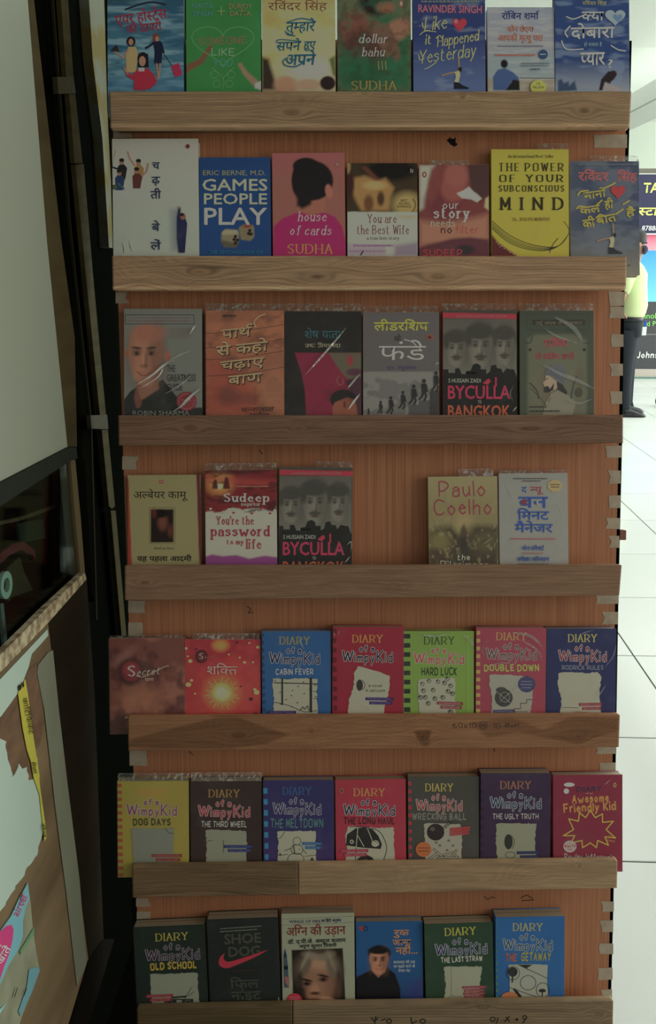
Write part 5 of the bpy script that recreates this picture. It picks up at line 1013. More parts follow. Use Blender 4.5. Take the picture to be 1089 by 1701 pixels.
b.film = .04; b.flap = (.013, .0, 1.0); b.creases = [([(852, 640), (846, 655), (851, 668)], 2, .5), ([(850, 684), (857, 676)], 2, .6), ([(828, 600), (850, 614)], 2, .4)]
b = B(2, (863, 516), (988, 516), 863, 986, (52, 62, 42), 'dark green paperback with turbaned bearded man drawn on beige, pink Hindi title', step=1.4)
b.paint(lambda g: g.pol([(876, 562), (890, 556), (960, 556), (974, 566), (974, 690), (876, 690)], (136, 127, 96), 1, 6).ell(925, 640, 34, 40, (150, 140, 108), .9, .6).ell(905, 640, 11, 26, (150, 90, 66), .9, .5).ell(962, 630, 8, 20, (128, 84, 60), .9, .5).grad(516, 560, (58, 70, 48), .6))
b.line([(874, 522), (978, 522), (978, 548), (874, 548), (874, 522)], 1, (36, 46, 32)); b.rect(884, 531, 971, 540, (34, 34, 30)); b.T_('उर्दू अदब के शाहकार', 928, 539, 4.5, 78, (110, 98, 62), 'd', 0, .02)
b.T_('ग़ालिब', 922, 576, 11, 38, (176, 38, 66), 'd', 0, .03); b.T_('की सर्वश्रेष्ठ शायरी', 921, 597, 9, 64, (170, 36, 60), 'd', 0, .012)
b.line([(872, 570), (880, 570), (884, 560)], 1.2, (34, 40, 30)); b.line([(978, 570), (970, 570), (966, 560)], 1.2, (34, 40, 30)); b.disc(880, 581, 2.5, 2.5, K_, 8); b.disc(970, 581, 2.5, 2.5, K_, 8)
b.fill([(906, 622), (914, 622), (924, 632), (926, 644), (914, 652), (904, 652), (903, 640), (901, 636), (905, 632)], (168, 142, 112)); b.fill([(903, 643), (909, 641), (913, 646), (920, 636), (918, 648), (912, 652), (904, 652)], (30, 24, 22)); b.line([(905, 630), (910, 629)], 1, K_)
b.fill([(903, 624), (908, 612), (918, 605), (930, 605), (940, 614), (941, 626), (936, 640), (922, 632), (912, 624)], (94, 96, 98)); b.line([(905, 620), (920, 624), (936, 634)], 1, (70, 64, 84), True); b.line([(909, 612), (926, 615), (940, 624)], 1, (70, 64, 84), True)
b.fill([(924, 634), (934, 640), (942, 652), (938, 658), (926, 650)], (32, 26, 30)); b.fill([(914, 654), (926, 648), (944, 658), (956, 668), (950, 690), (900, 690), (906, 668)], (128, 122, 98), 0); b.line([(914, 660), (910, 668)], 1, (60, 50, 40))
b.line([(880, 636), (892, 650), (894, 662)], 1.6, (50, 44, 40), True); b.line([(880, 644), (896, 660), (908, 676)], .8, (60, 52, 44), True); b.disc(961, 652, 6, 8, (66, 62, 44)); b.line([(948, 662), (952, 640), (958, 625)], 1.6, (60, 62, 70), True)
b.dashes(893, 676, 28, 2.4, (44, 40, 30), 5, 2); b.dashes(904, 683, 50, 2.6, (44, 40, 30), 7, 3)
b.film = .09; b.flap = (.014, 0, 1); b.creases = [([(920, 528), (950, 545), (968, 570)], 7, .28), ([(895, 604), (930, 622), (960, 634), (984, 646)], 6, .3), ([(900, 545), (925, 560), (960, 572)], 3, .3), ([(935, 665), (960, 670), (980, 664)], 3, .35)]
# ---- row 4
b = B(3, (206, 790), (328, 788), 211, 333, (142, 132, 84), 'cream yellow paperback with dark portrait in the middle and red side bands', t=.014, step=1.5)
b.paint(lambda g: g.pol([(205, 788), (213, 788), (219, 942), (208, 942)], (150, 48, 34), 1, 1).pol([(326, 786), (332, 786), (337, 942), (331, 942)], (104, 32, 50), 1, 1).pol([(206, 786), (213, 786), (214, 795), (206, 795)], (160, 140, 100), 1, 1).pol([(250, 846), (288, 846), (288, 901), (250, 901)], (34, 24, 20), 1, 1).ell(270, 868, 8, 13, (120, 66, 48), .8, .8).ell(283, 882, 5, 10, (104, 54, 40), .9, .7).ell(266, 853, 12, 7, (22, 16, 16), .5).ell(256, 852, 4, 8, (120, 50, 36), .9, .5))
b.line([(248, 843), (290.5, 843), (290.5, 903), (248, 903), (248, 843)], .7, (90, 80, 50)); b.rect(264, 798, 271, 803, (160, 40, 50)); b.dashes(267.5, 800.5, 5, 1.4, W_, 3)
b.T_('अल्बेयर कामू', 267, 828, 11, 90, (36, 32, 28), 'd', 0, -.003); b.T_('जीवनी एवं विचार', 272, 913, 3, 34, (80, 70, 50), 'd', 0, .02); b.T_('वह पहला आदमी', 273, 932, 7.5, 90, (32, 28, 26), 'd', 0, .025)
b = B(3, (337, 782), (457, 780), 341, 460, (168, 164, 140), 'red sunset and white paperback with maroon serif title', step=1.5)
b.paint(lambda g: g.pol([(336, 780), (460, 778), (460, 838), (452, 850), (430, 843), (405, 846), (385, 843), (360, 853), (340, 850)], (120, 22, 28), 1, 2).ell(365, 803, 18, 16, (214, 150, 60), 1.4, .9).ell(364, 806, 6, 6, (236, 210, 130), .8).pol([(337, 790), (460, 798), (460, 812), (337, 800)], (176, 60, 46), .6, 9).nz((60, 14, 22), 30, 6, .52, .62, .7, 3).pol([(353, 804), (356, 796), (360, 797), (362, 812), (352, 812)], (84, 24, 20), 1, 1.5).pol([(371, 804), (374, 792), (379, 794), (382, 812), (370, 812)], (84, 24, 20), 1, 1.5).pol([(336, 851), (350, 849), (370, 853), (392, 849), (414, 852), (436, 848), (462, 851), (462, 930), (336, 930)], (172, 168, 146), 1, 3).pol([(340, 925), (352, 921), (370, 924), (392, 922), (414, 928), (440, 923), (462, 926), (462, 942), (340, 942)], (136, 56, 118), 1, 3).nz((168, 120, 150), 8, 5, .6, .7, .0))
for i in range(16): b.disc(342+i*7.6, 849-4*math.sin(i*1.7), 2.4, 1.8, W_ if i % 2 else (150, 40, 50), 7)
b.T_('Sudeep', 409, 833, 13, 76, (196, 186, 166), 'r', 0, t=2.4); b.T_('nagarkar', 416, 840, 6, 32, (190, 170, 150), 'r', t=1)
c = (150, 20, 60)
b.T_("You're the", 390, 871, 13, 63, c, 'r', t=2.1); b.T_('password', 399, 890, 16, 100, c, 'r', t=2.9); b.T_('to my', 391, 904, 8, 28, c, 'r', t=1.3); b.T_('life', 421, 911, 15, 26, c, 'r', t=2.4); b.dashes(419, 808, 52, 1.4, (190, 120, 90), 12, 3)
b.film = .03; b.flap = (.013, 0, 1)
b = B(3, (461, 775), (584, 777), 462, 584, (18, 17, 18), 'thriller paperback with three moustached men over a black skyline, beside the red sunset book', step=1.3, spine=(160, 60, 70)); byculla(b, 461.5, 777, .985, 584)
b.film = .04; b.flap = (.011, .5, 1.0); b.creases = [([(576, 905), (583, 900), (582, 918)], 2.4, .6), ([(572, 935), (581, 924)], 2, .6)]
b = B(3, (710, 793), (826, 790), 712, 828, (132, 118, 68), 'golden brown paperback with landscape and magenta handwritten name', step=1.5)
b.paint(lambda g: g.grad(850, 795, (150, 138, 88), .9).pol([(711, 885), (724, 876), (748, 874), (760, 884), (774, 872), (828, 874), (828, 940), (711, 940)], (58, 46, 26), 1, 12).ell(730, 900, 18, 18, (118, 106, 48), 1, .9).ell(724, 922, 14, 10, (70, 46, 24), .9).ell(770, 868, 14, 18, (164, 140, 86), 1.2, .7).ell(804, 900, 22, 18, (84, 72, 38), .9).nz((150, 130, 80), 5, 9, .62, .7, .6, 3).pol([(765, 878), (770, 870), (775, 880), (776, 936), (763, 936)], (44, 34, 24), .8, 4))
b.T_('Paulo', 767, 824, 24, 78, (142, 34, 56), 'p', 2, t=2.6, jit=.03); b.T_('Coelho', 768, 854, 24, 96, (142, 34, 56), 'p', 1, t=2.6, jit=.03); b.T_('the', 770, 930, 9, 21, (170, 168, 140), 'p', 0, t=1.4, sl=.1); b.T_('Pilgrimage', 771, 943, 11, 80, (170, 168, 140), 'p', 0, t=1.4)
b.film = .07; b.flap = (.014, .45, .95); b.creases = [([(742, 800), (738, 830), (745, 850)], 1.5, .35), ([(800, 905), (818, 892)], 2, .4), ([(720, 870), (740, 890)], 2, .3)]
b = B(3, (827, 787), (942, 785), 829, 944, (142, 140, 128), 'silver-grey paperback with bold blue Hindi title and round gold seal', step=1.7, spine=(150, 148, 136))
b.paint(lambda g: g.var(.07, 20, 20, 3)); bl = (26, 74, 148)
b.T_('द', 870, 818, 9, 9, bl, 'd', 0, .03); b.T_('न्यू', 891, 818, 9, 22, (150, 40, 50), 'd', 0, .03); b.T_('वन', 885, 843, 17, 48, bl, 'd', 0, .04); b.T_('मिनट', 885, 863, 13, 52, bl, 'd', 0, .035); b.T_('मैनेजर', 886, 884, 13, 62, bl, 'd', 0, .035); b.disc(870, 834, 4.4, 5, (130, 30, 60)); b.T_('1', 892, 838, 7, 2.5, W_, 's')
b.disc(921, 807, 13, 11, (176, 150, 92), 32, .12); b.dashes(921, 805, 16, 1.6, (90, 66, 30), 4); b.dashes(921, 809, 14, 1.6, (90, 66, 30), 4)
b.dashes(880, 795, 56, 1.6, (60, 60, 60), 10, 3); b.dashes(882, 799, 30, 1.6, (60, 60, 60), 6, 4); b.dashes(885, 895, 76, 2, (170, 80, 80), 14, 5); b.T_('केन ब्लैंचर्ड', 885, 914, 6, 36, bl, 'd', 0, .03); b.dashes(884, 919, 34, 1.6, (150, 80, 70), 6); b.T_('स्पेंसर जॉनसन', 885, 932, 6, 52, bl, 'd', 0, .03); b.dashes(885, 937, 50, 1.6, (60, 60, 60), 7)
b.film = .08; b.flap = (.006, 0, 1); b.creases = [([(836, 805), (850, 830)], 2, .3), ([(920, 830), (932, 860)], 2, .25)]
# ---- row 5
b = B(4, (168, 1062), (296, 1058), 181, 305, (112, 54, 42), 'brownish red paperback with wax seal and script title, overhanging left of the fifth slat', step=1.5, t=.02, spine=(70, 40, 30))
b.paint(lambda g: g.nz((146, 84, 60), 40, 34, .45, .65, .9, 2).nz((78, 26, 28), 26, 30, .5, .66, .8, 5).ell(236, 1160, 34, 22, (160, 96, 62), 1.2, .7).ell(204, 1092, 22, 8, (148, 96, 80), 1.2, .6, rot=35).grad(1185, 1225, (70, 40, 36), .7).ell(217, 1116, 21, 22, (54, 18, 20), .35).ell(218, 1115, 16, 17, (120, 20, 30), .3).ell(215, 1110, 9, 9, (150, 50, 54), 1, .6))
b.T_('S', 218, 1123, 17, 13, (196, 190, 178), 'r', 0, t=2.6); b.T_('ecret', 247, 1121, 12, 38, (190, 176, 150), 'p', 5, t=1.4, thin=.4, sl=.4); b.line([(226, 1122), (240, 1124), (272, 1108), (280, 1106)], 1.2, (180, 160, 130), True); b.T_('रहस्य', 248, 1131, 4.5, 15, (170, 150, 120), 'd', 0, .02); b.dashes(236, 1190, 56, 4, (170, 140, 120), 5, 2, 3)
b.film = .05; b.flap = (.004, 0, 1)
b = B(4, (304, 1062), (430, 1062), 305, 433, (158, 28, 40), 'bright red paperback with golden starburst and gold splashes', step=1.4, t=.02)
b.paint(lambda g: (g.nz((182, 52, 54), 40, 40, .5, .7, .8, 3), g.ell(369, 1152, 44, 40, (190, 60, 40), 1.6, .6), g.ell(369, 1151, 25, 24, (216, 130, 40), 1, .8), g.ell(368, 1150, 12, 12, (236, 226, 120), .8), g.ell(366, 1072, 12, 9, (206, 130, 50), 1)))
for k in range(36):
    a = k*2*math.pi/36; r1 = 19+((k*7) % 5)*2.8; b.line([(369+11*math.cos(a), 1151+10*math.sin(a)), (369+r1*math.cos(a), 1151+r1*.95*math.sin(a))], .9, (226, 186, 84))
for x, y, r in ((309, 1077, 3), (316, 1098, 4), (313, 1137, 5), (318, 1130, 3), (426, 1150, 5), (423, 1145, 3), (398, 1092, 2), (406, 1100, 3), (428, 1075, 3), (312, 1090, 2), (380, 1087, 2), (414, 1068, 2), (324, 1152, 2), (420, 1100, 2)): b.disc(x, y, r, r*.8, (196, 156, 88), 9)
for x, y, r in ((417, 1161, 3), (394, 1067, 2), (425, 1186, 3), (326, 1078, 1.6), (400, 1140, 1.4)): b.disc(x, y, r, r, (60, 26, 44), 9)
b.ring(335, 1090, 9, 10, 2, (70, 16, 22)); b.disc(335, 1090, 8, 9, (96, 22, 28)); b.T_('S', 334, 1094, 9, 7, (190, 160, 150), 'r', t=1.5); b.T_('ecret', 349, 1093, 6, 18, (150, 90, 60), 'p', 5, t=.9, sl=.4); b.T_('शक्ति', 369, 1120, 13, 50, (186, 158, 142), 'd', 0, .0)
b.film = .04; b.flap = (.010, .1, .98)
def tear(b, P, col=(158, 156, 130), seed=1, jag=.9): b.fill(P, col, jag, seed)
def label_tape(b, x, y, w, col, tc, rot=0, second=True, h=5):
    for k in range(2 if second else 1):
        ww = w*(1 if not k else .8); yy = y+k*(h+1.6)
        b.line([(x-ww/2+k*2, yy+ww/2*math.tan(R(rot))), (x+ww/2+k*2, yy-ww/2*math.tan(R(rot)))], h, col)
        b.T_('INTERNATIONAL' if not k else 'BESTSELLER', x+k*2, yy+1.6, 3.2, ww*.9, tc, 's', rot, .01)
def series(b, cx, y0, w, diary, outl, inn, sub='', subc=None, sw=60, sh=8, sy=56, rot=0, sf='p', sout=None, st=None):
    cr, sr = math.cos(R(rot)), math.sin(R(rot)); k = w/84.0
    def at(dx, dy): return cx+dx*cr+dy*sr, y0-dx*sr+dy*cr
    x, y = at(0, 6); b.T_('DIARY', x, y, 12, 52*k, diary, 'r', rot, t=1.9)
    for t_, dx, dy, h, ww, t in (('of a', -1, 21, 9.5, 25*k, 2.0), ('W', -32.5*k, 37, 16.5, 19*k, 2.5), ('impy', -5*k, 38, 14, 34*k, 2.4), ('K', 21*k, 39, 18.5, 12*k, 2.6), ('id', 35.5*k, 38.5, 15.5, 13*k, 2.4)):
        x, y = at(dx, dy); b.T_(t_, x, y, h, ww, inn, 'h', rot, t=t, out=outl, ow=1.7, jit=.02, gap=.34)
    if sub: x, y = at(0, sy); b.T_(sub, x, y, sh, sw, subc, sf, rot, t=st or sh*.2, jit=.05, bold=.05, out=sout, ow=1.6)
def stripes(b, x0, y0, x1, y1, xb0, xb1, n, col, duty=.5):
    """bars down the left edge: (x0..x1 at y0) to (xb0..xb1 at y1)"""
    for i in range(n):
        a, c_ = i/n, (i+duty)/n; L = lambda p, q, t: p+(q-p)*t
        b.fill([(L(x0, xb0, a), L(y0, y1, a)), (L(x1, xb1, a), L(y0, y1, a)), (L(x1, xb1, c_), L(y0, y1, c_)), (L(x0, xb0, c_), L(y0, y1, c_))], col)
g5 = 'comic diary paperbacks of one series on the three lowest rows'
def S(*a, **k):
    q = Book(*a, t=k.pop('t', .024), **k); q.group = g5; q.film = .03; q.step = 5; q.paint(lambda g: g.var(.07, 40, 60, int(a[1][0]) % 9)); return q
blk = (34, 34, 30); pap = (158, 156, 130)
b = S(4, (432, 1049), (548, 1048), 435, 549, (26, 82, 132), 'blue comic diary paperback, snowy window drawing under white lettering')
series(b, 489, 1064, 84, (150, 128, 40), (188, 188, 180), (34, 30, 72), 'CABIN FEVER', (196, 196, 184), 63, 8.5)
stripes(b, 433, 1052, 438, 1188, 436, 441, 11, (20, 58, 96)); tear(b, [(453, 1127), (478, 1128), (500, 1126), (527, 1128), (526, 1150), (528, 1187), (453, 1188), (455, 1160), (453, 1145)])
b.line([(455, 1134), (526, 1136)], 1.6, blk); b.line([(468.5, 1127), (468.5, 1170)], 3, blk); b.line([(516, 1127), (516, 1182)], 4.2, blk); b.line([(455, 1166), (480, 1172), (505, 1182), (526, 1180)], 1, blk, True); b.line([(520, 1148), (527, 1149)], .9, blk); b.line([(520, 1160), (527, 1161)], .9, blk)
for i in range(16): b.disc(457+(i*29 % 68), 1130+(i*17 % 46), 1.1, 1.1, blk, 7)
b.line([(498, 1180), (503, 1174), (506, 1178), (511, 1172), (513, 1180)], 1, blk); label_tape(b, 468, 1183, 44, (48, 40, 96), (110, 100, 140)); b.creases = [([(496, 1052), (500, 1068), (506, 1080)], 2.4, .5)]
b = S(4, (549, 1041), (669, 1042), 551, 669, (142, 18, 44), 'dark red comic diary paperback with blue-black title, paper scrap saying a novel in cartoons', t=.026)
series(b, 610, 1061, 84, (176, 126, 40), (188, 186, 176), (30, 30, 54))
stripes(b, 552, 1044, 558, 1188, 554, 560, 9, (92, 12, 36)); tear(b, [(594, 1106), (604, 1109), (625, 1114), (648, 1123), (645, 1150), (640, 1170), (637, 1187), (577, 1188), (580, 1160), (587, 1140), (588, 1120)])
b.T_('a novel', 623, 1141, 5, 22, blk, 'h', -1, t=.8, jit=.05); b.T_('in cartoons', 623, 1149, 5, 32, blk, 'h', 0, t=.8, jit=.05)
b.disc(597, 1138, 5.5, 9.5, (46, 44, 40)); b.line([(602, 1130), (606, 1138), (602, 1146)], 1, blk, True)
label_tape(b, 630, 1161, 44, (50, 34, 92), (110, 90, 140), -1); b.creases = [([(554, 1048), (556, 1058)], 2, .5), ([(563, 1045), (562, 1056)], 2, .5), ([(595, 1170), (615, 1178)], 2, .2)]
b = S(4, (669, 1049), (787, 1048), 669, 787, (112, 146, 36), 'lime green comic diary paperback with black side bars and rolling balls drawing')
series(b, 729, 1064, 84, (44, 58, 34), (200, 196, 176), (176, 56, 58), 'HARD LUCK', (26, 34, 26), 59, 11.5, 57, st=2.2)
stripes(b, 670, 1053, 681, 1190, 671, 681, 9, (24, 30, 24)); tear(b, [(694, 1129), (712, 1127), (735, 1126), (744, 1124), (756, 1127), (755, 1150), (757, 1187), (697, 1188), (694, 1160)])
for x, y in ((701, 1136), (712, 1131), (727, 1132), (743, 1127), (748, 1139), (703, 1147), (719, 1146), (738, 1134), (744, 1148), (706, 1158), (722, 1160), (751, 1152), (748, 1182), (711, 1168), (735, 1158), (698, 1158)): b.ring(x, y, 3.1, 3.2, .9, blk); b.disc(x-1, y-1, 1.3, 1.3, blk, 8)
label_tape(b, 747, 1168, 40, (130, 40, 50), (190, 130, 120), -2); b.line([(776, 1053), (777, 1185)], .6, (150, 170, 90)); b.film = .06; b.creases = [([(690, 1052), (720, 1056), (745, 1052)], 3, .4), ([(765, 1054), (780, 1062), (786, 1080)], 4, .35)]
b = S(4, (788, 1043), (906, 1043), 789, 905, (150, 34, 62), 'raspberry comic diary paperback with yellow side bars, staircase drawing and blue round sticker', t=.026)
series(b, 849, 1057, 84, (190, 138, 48), (176, 162, 150), (86, 60, 64), 'DOUBLE DOWN', (158, 168, 50), 92, 9.5, 57, st=2.4)
stripes(b, 790, 1048, 797, 1190, 790, 797, 11, (196, 140, 50)); tear(b, [(812, 1121), (840, 1120), (880, 1124), (886, 1128), (884, 1160), (880, 1187), (815, 1187), (817, 1160), (813, 1140)], (150, 146, 126))
b.line([(854, 1186), (854, 1177), (864, 1177), (864, 1168), (874, 1168), (874, 1162), (884, 1162)], 1.2, blk); b.line([(854, 1182), (876, 1182)], .9, blk); b.disc(836, 1159, 15, 15, (44, 42, 40)); b.disc(832, 1146, 9, 5, (44, 42, 40)); b.ring(838, 1158, 8, 8, .8, (150, 146, 126)); b.line([(826, 1150), (848, 1168)], .8, (150, 146, 126))
b.disc(874, 1136.5, 14.5, 13.5, (48, 48, 92)); b.dashes(874, 1132, 18, 1.6, (120, 120, 150), 4); b.dashes(874, 1137, 20, 1.6, (120, 120, 150), 4); b.dashes(874, 1142, 14, 1.6, (120, 120, 150), 4); label_tape(b, 836, 1181, 32, (50, 48, 96), (120, 120, 150), 2)
b.film = .10; b.creases = [([(850, 1050), (880, 1056), (900, 1075)], 5, .4), ([(810, 1060), (800, 1080), (812, 1096)], 2.5, .35), ([(860, 1060), (892, 1080), (898, 1100)], 3, .4), ([(826, 1168), (845, 1150), (870, 1140)], 3, .25), ([(800, 1110), (830, 1100), (850, 1104)], 3, .25)]
b = S(4, (908, 1044), (1023, 1044), 906, 1022, (28, 34, 82), 'navy comic diary paperback with red-on-white hand lettering, last of the fifth row')
series(b, 967, 1060, 80, (186, 162, 56), (196, 190, 178), (132, 34, 48), 'RODRICK RULES', (120, 122, 134), 69, 6.5, 52)
tear(b, [(927, 1118), (950, 1116), (975, 1118), (992, 1116), (998, 1125), (995, 1150), (998, 1185), (930, 1186), (932, 1160), (926, 1140)]); b.line([(932, 1176), (940, 1175), (960, 1176)], .8, blk)
label_tape(b, 980, 1170, 36, (128, 34, 50), (190, 120, 120), 1); b.T_('Jeff Kinney', 963, 1186, 5, 26, (150, 30, 40), 'h', 0, t=.8)
b.film = .05; b.creases = [([(985, 1046), (965, 1052), (955, 1064)], 2, .25), ([(1000, 1110), (1016, 1090), (1021, 1070)], 2, .25), ([(990, 1160), (1005, 1135)], 2, .3)]
# ---- row 6
b = S(5, (191, 1298), (311, 1297), 195, 314, (150, 134, 28), 'mustard yellow comic diary paperback with red-barred left edge, hanging past the slat')
series(b, 252, 1316, 84, (176, 118, 40), (170, 160, 150), (120, 50, 86), 'DOG DAYS', (62, 64, 26), 63, 9.5, 54, st=2.8)
stripes(b, 192, 1302, 202, 1462, 197, 205, 14, (150, 70, 32), .48); tear(b, [(218, 1376), (240, 1375), (270, 1376), (289, 1375), (288, 1400), (290, 1437), (222, 1440), (220, 1400)], (118, 122, 104))
b.line([(275, 1376), (280, 1383), (288, 1384)], .9, blk, True); b.line([(226, 1436), (240, 1435), (262, 1437), (268, 1433), (276, 1436)], 1, blk, True); label_tape(b, 277, 1421, 48, (128, 44, 44), (160, 100, 90), 0); b.flap = (.012, 0, 1); b.film = .05
b = S(5, (313, 1298), (431, 1297), 316, 435, (50, 32, 28), 'dark brown comic diary paperback with pink hand lettering', t=.026)
series(b, 372, 1318, 86, (150, 112, 44), (176, 150, 142), (160, 48, 62), 'THE THIRD WHEEL', (176, 172, 156), 75, 8.5, 55)
tear(b, [(341, 1379), (360, 1378), (385, 1379), (408, 1380), (410, 1400), (409, 1436), (342, 1437), (343, 1400)], (132, 132, 108)); b.line([(371, 1395), (371, 1416)], 1, blk); b.line([(344, 1397), (352, 1396)], .9, blk)
label_tape(b, 396, 1406, 46, (36, 44, 96), (84, 94, 140), 0); b.flap = (.013, 0, 1)
b = S(5, (434, 1297), (552, 1295), 437, 555, (42, 36, 88), 'indigo comic diary paperback with turquoise bars and green lettering over a snowman drawing')
b.paint(lambda g: g.grad(1380, 1440, (66, 40, 96), .8))
series(b, 493, 1314, 80, (40, 84, 130), (188, 188, 180), (44, 38, 88), 'THE MELTDOWN', (70, 120, 112), 87, 13, 60, st=2.4)
stripes(b, 437, 1309, 444, 1437, 440, 446, 7, (34, 120, 160)); tear(b, [(460, 1381), (490, 1380), (524, 1380), (524, 1410), (526, 1433), (461, 1435), (462, 1400)])
b.ring(491, 1427, 13.5, 10, 1, blk); b.ring(493, 1411, 10, 8, 1, blk); b.ring(493, 1397, 6.5, 6.5, .9, blk); b.line([(483, 1409), (472, 1413)], 1, blk); b.line([(502, 1410), (509, 1418)], 1, blk); b.line([(487, 1403), (489, 1416)], 2.4, (84, 80, 70)); b.line([(473, 1381), (466, 1391), (460, 1392)], .9, blk, True)
b.line([(460, 1421), (478, 1419)], .8, blk); b.line([(506, 1422), (525, 1420)], .8, blk); b.fill([(463, 1420), (465, 1416), (467, 1420)], blk); b.fill([(515, 1429), (518, 1423), (521, 1429)], blk); b.disc(497, 1410, .9, .9, blk, 6); b.disc(498, 1418, .9, .9, blk, 6)
label_tape(b, 518, 1401, 30, (40, 84, 130), (90, 140, 170), 0)
b = S(5, (556, 1296), (673, 1293), 557, 675, (160, 34, 56), 'coral red comic diary paperback with a van drawing, small oval emblem at top left')
series(b, 613, 1316, 86, (190, 128, 44), (190, 180, 168), (28, 44, 68), 'THE LONG HAUL', (74, 20, 30), 84, 9.5, 52, st=2.6)
b.disc(567.5, 1313.5, 2.8, 4.2, (150, 100, 50)); b.disc(567.5, 1313.5, 1.3, 2.4, (40, 30, 30), 8); tear(b, [(578, 1372), (600, 1373), (630, 1375), (654, 1374), (654, 1400), (656, 1432), (573, 1434), (576, 1410), (573, 1390)])
b.fill([(574, 1404), (576, 1386), (590, 1376), (604, 1374), (618, 1377), (628, 1388), (634, 1402), (632, 1410), (602, 1408)], (30, 28, 28)); b.line([(580, 1373), (608, 1374), (628, 1380), (638, 1394), (642, 1410), (637, 1428)], 1.2, blk, True)
for p in ([(594, 1376), (591, 1408)], [(610, 1376), (622, 1406)], [(594, 1388), (604, 1406)]): b.line(p, 1.4, pap)
b.disc(584, 1398, 3.4, 3.6, pap); b.disc(584, 1398, 1.6, 1.8, blk); b.disc(623, 1401, 6.5, 5.5, pap); b.line([(618, 1395), (628, 1400)], .8, blk); b.fill([(591, 1432), (594, 1426), (601, 1421), (610, 1420), (618, 1424), (623, 1432)], (32, 30, 30)); b.disc(607, 1431, 6, 4, (110, 106, 92)); b.line([(591, 1408), (590, 1432)], 1, blk)
for k in range(8): b.line([(637+k*2.3, 1432), (638+k*2.3, 1427+k % 3)], .8, blk)
label_tape(b, 588, 1413, 44, (150, 40, 66), (190, 100, 110), 1)
b = S(5, (675, 1291), (794, 1289), 677, 795, (64, 62, 54), 'charcoal grey comic diary paperback with iron ball on chain and orange sticker')
series(b, 729, 1308, 77, (178, 154, 50), (188, 180, 164), (158, 50, 48), 'WRECKING BALL', (118, 114, 100), 90, 9.5, 53, st=2.4)
stripes(b, 677, 1298, 683, 1430, 679, 684, 10, (158, 44, 48)); tear(b, [(704, 1368), (730, 1367), (765, 1369), (767, 1390), (766, 1428), (706, 1430), (705, 1400)], (150, 144, 122))
b.paint(lambda g: None); b.disc(723, 1382, 14.5, 14, (40, 30, 28), 26); b.disc(718, 1377, 4, 3.6, (92, 74, 66))
for k in range(4): b.ring(738+k*3.4, 1374-k*3.1, 2.6, 1.9, 1.2, (52, 46, 42))
for p in ([(712, 1427), (724, 1418), (738, 1424)], [(720, 1410), (740, 1428)], [(736, 1420), (752, 1416), (762, 1426)], [(746, 1428), (758, 1412)], [(726, 1424), (760, 1424)]): b.line(p, 3.4, blk); b.line(p, 1.8, pap)
for x, y in ((730, 1404), (724, 1399), (745, 1396), (752, 1404), (742, 1412)): b.ring(x, y, 1.6, 1.4, .7, blk)
for k in range(3): b.line([(748, 1376+k*4.6+1), (779-k, 1376+k*4.6-2)], 4, (160, 50, 48))
b.disc(703, 1410.5, 13, 12.5, (176, 92, 34), 26); b.dashes(703, 1408, 18, 1.8, (120, 60, 30), 4); b.dashes(703, 1413, 18, 1.8, (120, 60, 30), 4)
b = S(5, (795, 1285), (912, 1284), 796, 913, (52, 32, 60), 'deep purple comic diary paperback with backpack drawing and small dark blue strips', t=.028)
series(b, 856, 1304, 85, (150, 96, 56), (170, 176, 180), (30, 56, 84), 'THE UGLY TRUTH', (164, 160, 150), 76, 8, 56)
stripes(b, 797, 1296, 802, 1428, 798, 803, 9, (38, 24, 44)); tear(b, [(824, 1368), (850, 1367), (890, 1368), (888, 1395), (890, 1430), (826, 1431), (823, 1400)], (134, 134, 108))
b.disc(844, 1398, 7, 12.5, (40, 40, 36)); b.line([(849, 1388), (854, 1398), (850, 1409)], 1, blk, True); b.ring(847, 1420, 8, 5, .9, blk); b.line([(828, 1426), (870, 1427)], .9, blk); label_tape(b, 877, 1416, 36, (34, 38, 76), (70, 76, 110), 1)
b = B(5, (917, 1288), (1034, 1286), 918, 1033, (124, 28, 52), 'maroon paperback with yellow jagged burst and orange lettering, overhanging right of the sixth slat', step=5, t=.022, spine=(110, 26, 46))
b.film = .03; b.disc(945, 1303.5, 9, 3.6, (180, 180, 166)); b.T_('DIARY', 978, 1315, 9, 43, (44, 44, 66), 's', 2, .05, sl=.1); b.T_('of an', 978, 1319, 3, 12, (170, 140, 120), 's'); og = (190, 120, 44)
b.T_('Awesome', 980, 1332, 12, 62, og, 'h', 3, t=3.2, jit=.04); b.T_('Friendly Kid', 979, 1347, 13, 88, og, 'h', 3, t=3.2, jit=.04, gap=.2)
P = [(935, 1388), (952, 1378), (944, 1360), (960, 1364), (962, 1350), (972, 1358), (980, 1346), (988, 1358), (1000, 1352), (1000, 1366), (1018, 1364), (1006, 1378), (1022, 1392), (1004, 1390), (1010, 1404), (992, 1396), (990, 1408), (980, 1400), (967, 1408), (966, 1396), (948, 1400), (954, 1388), (935, 1388)]; b.line(P, 2, (190, 150, 30))
b.disc(1020.5, 1304, 2.8, 4, (170, 130, 40)); b.disc(1020.5, 1304, 1.2, 2, (60, 30, 30), 8); b.disc(946, 1406, 11, 10, (168, 150, 140)); b.T_('a', 946, 1401, 3, 2, (150, 40, 50), 's'); b.T_('Wimpy Kid', 946, 1407, 4.5, 19, (150, 40, 50), 'h', 2, t=.8); b.T_('book', 946, 1412, 3, 8, (150, 40, 50), 's'); b.T_('Jeff', 1013, 1391, 4, 8, (176, 120, 50), 'h', -4, t=.7); b.T_('Kinney', 1014, 1398, 4, 13, (176, 120, 50), 'h', -4, t=.7)
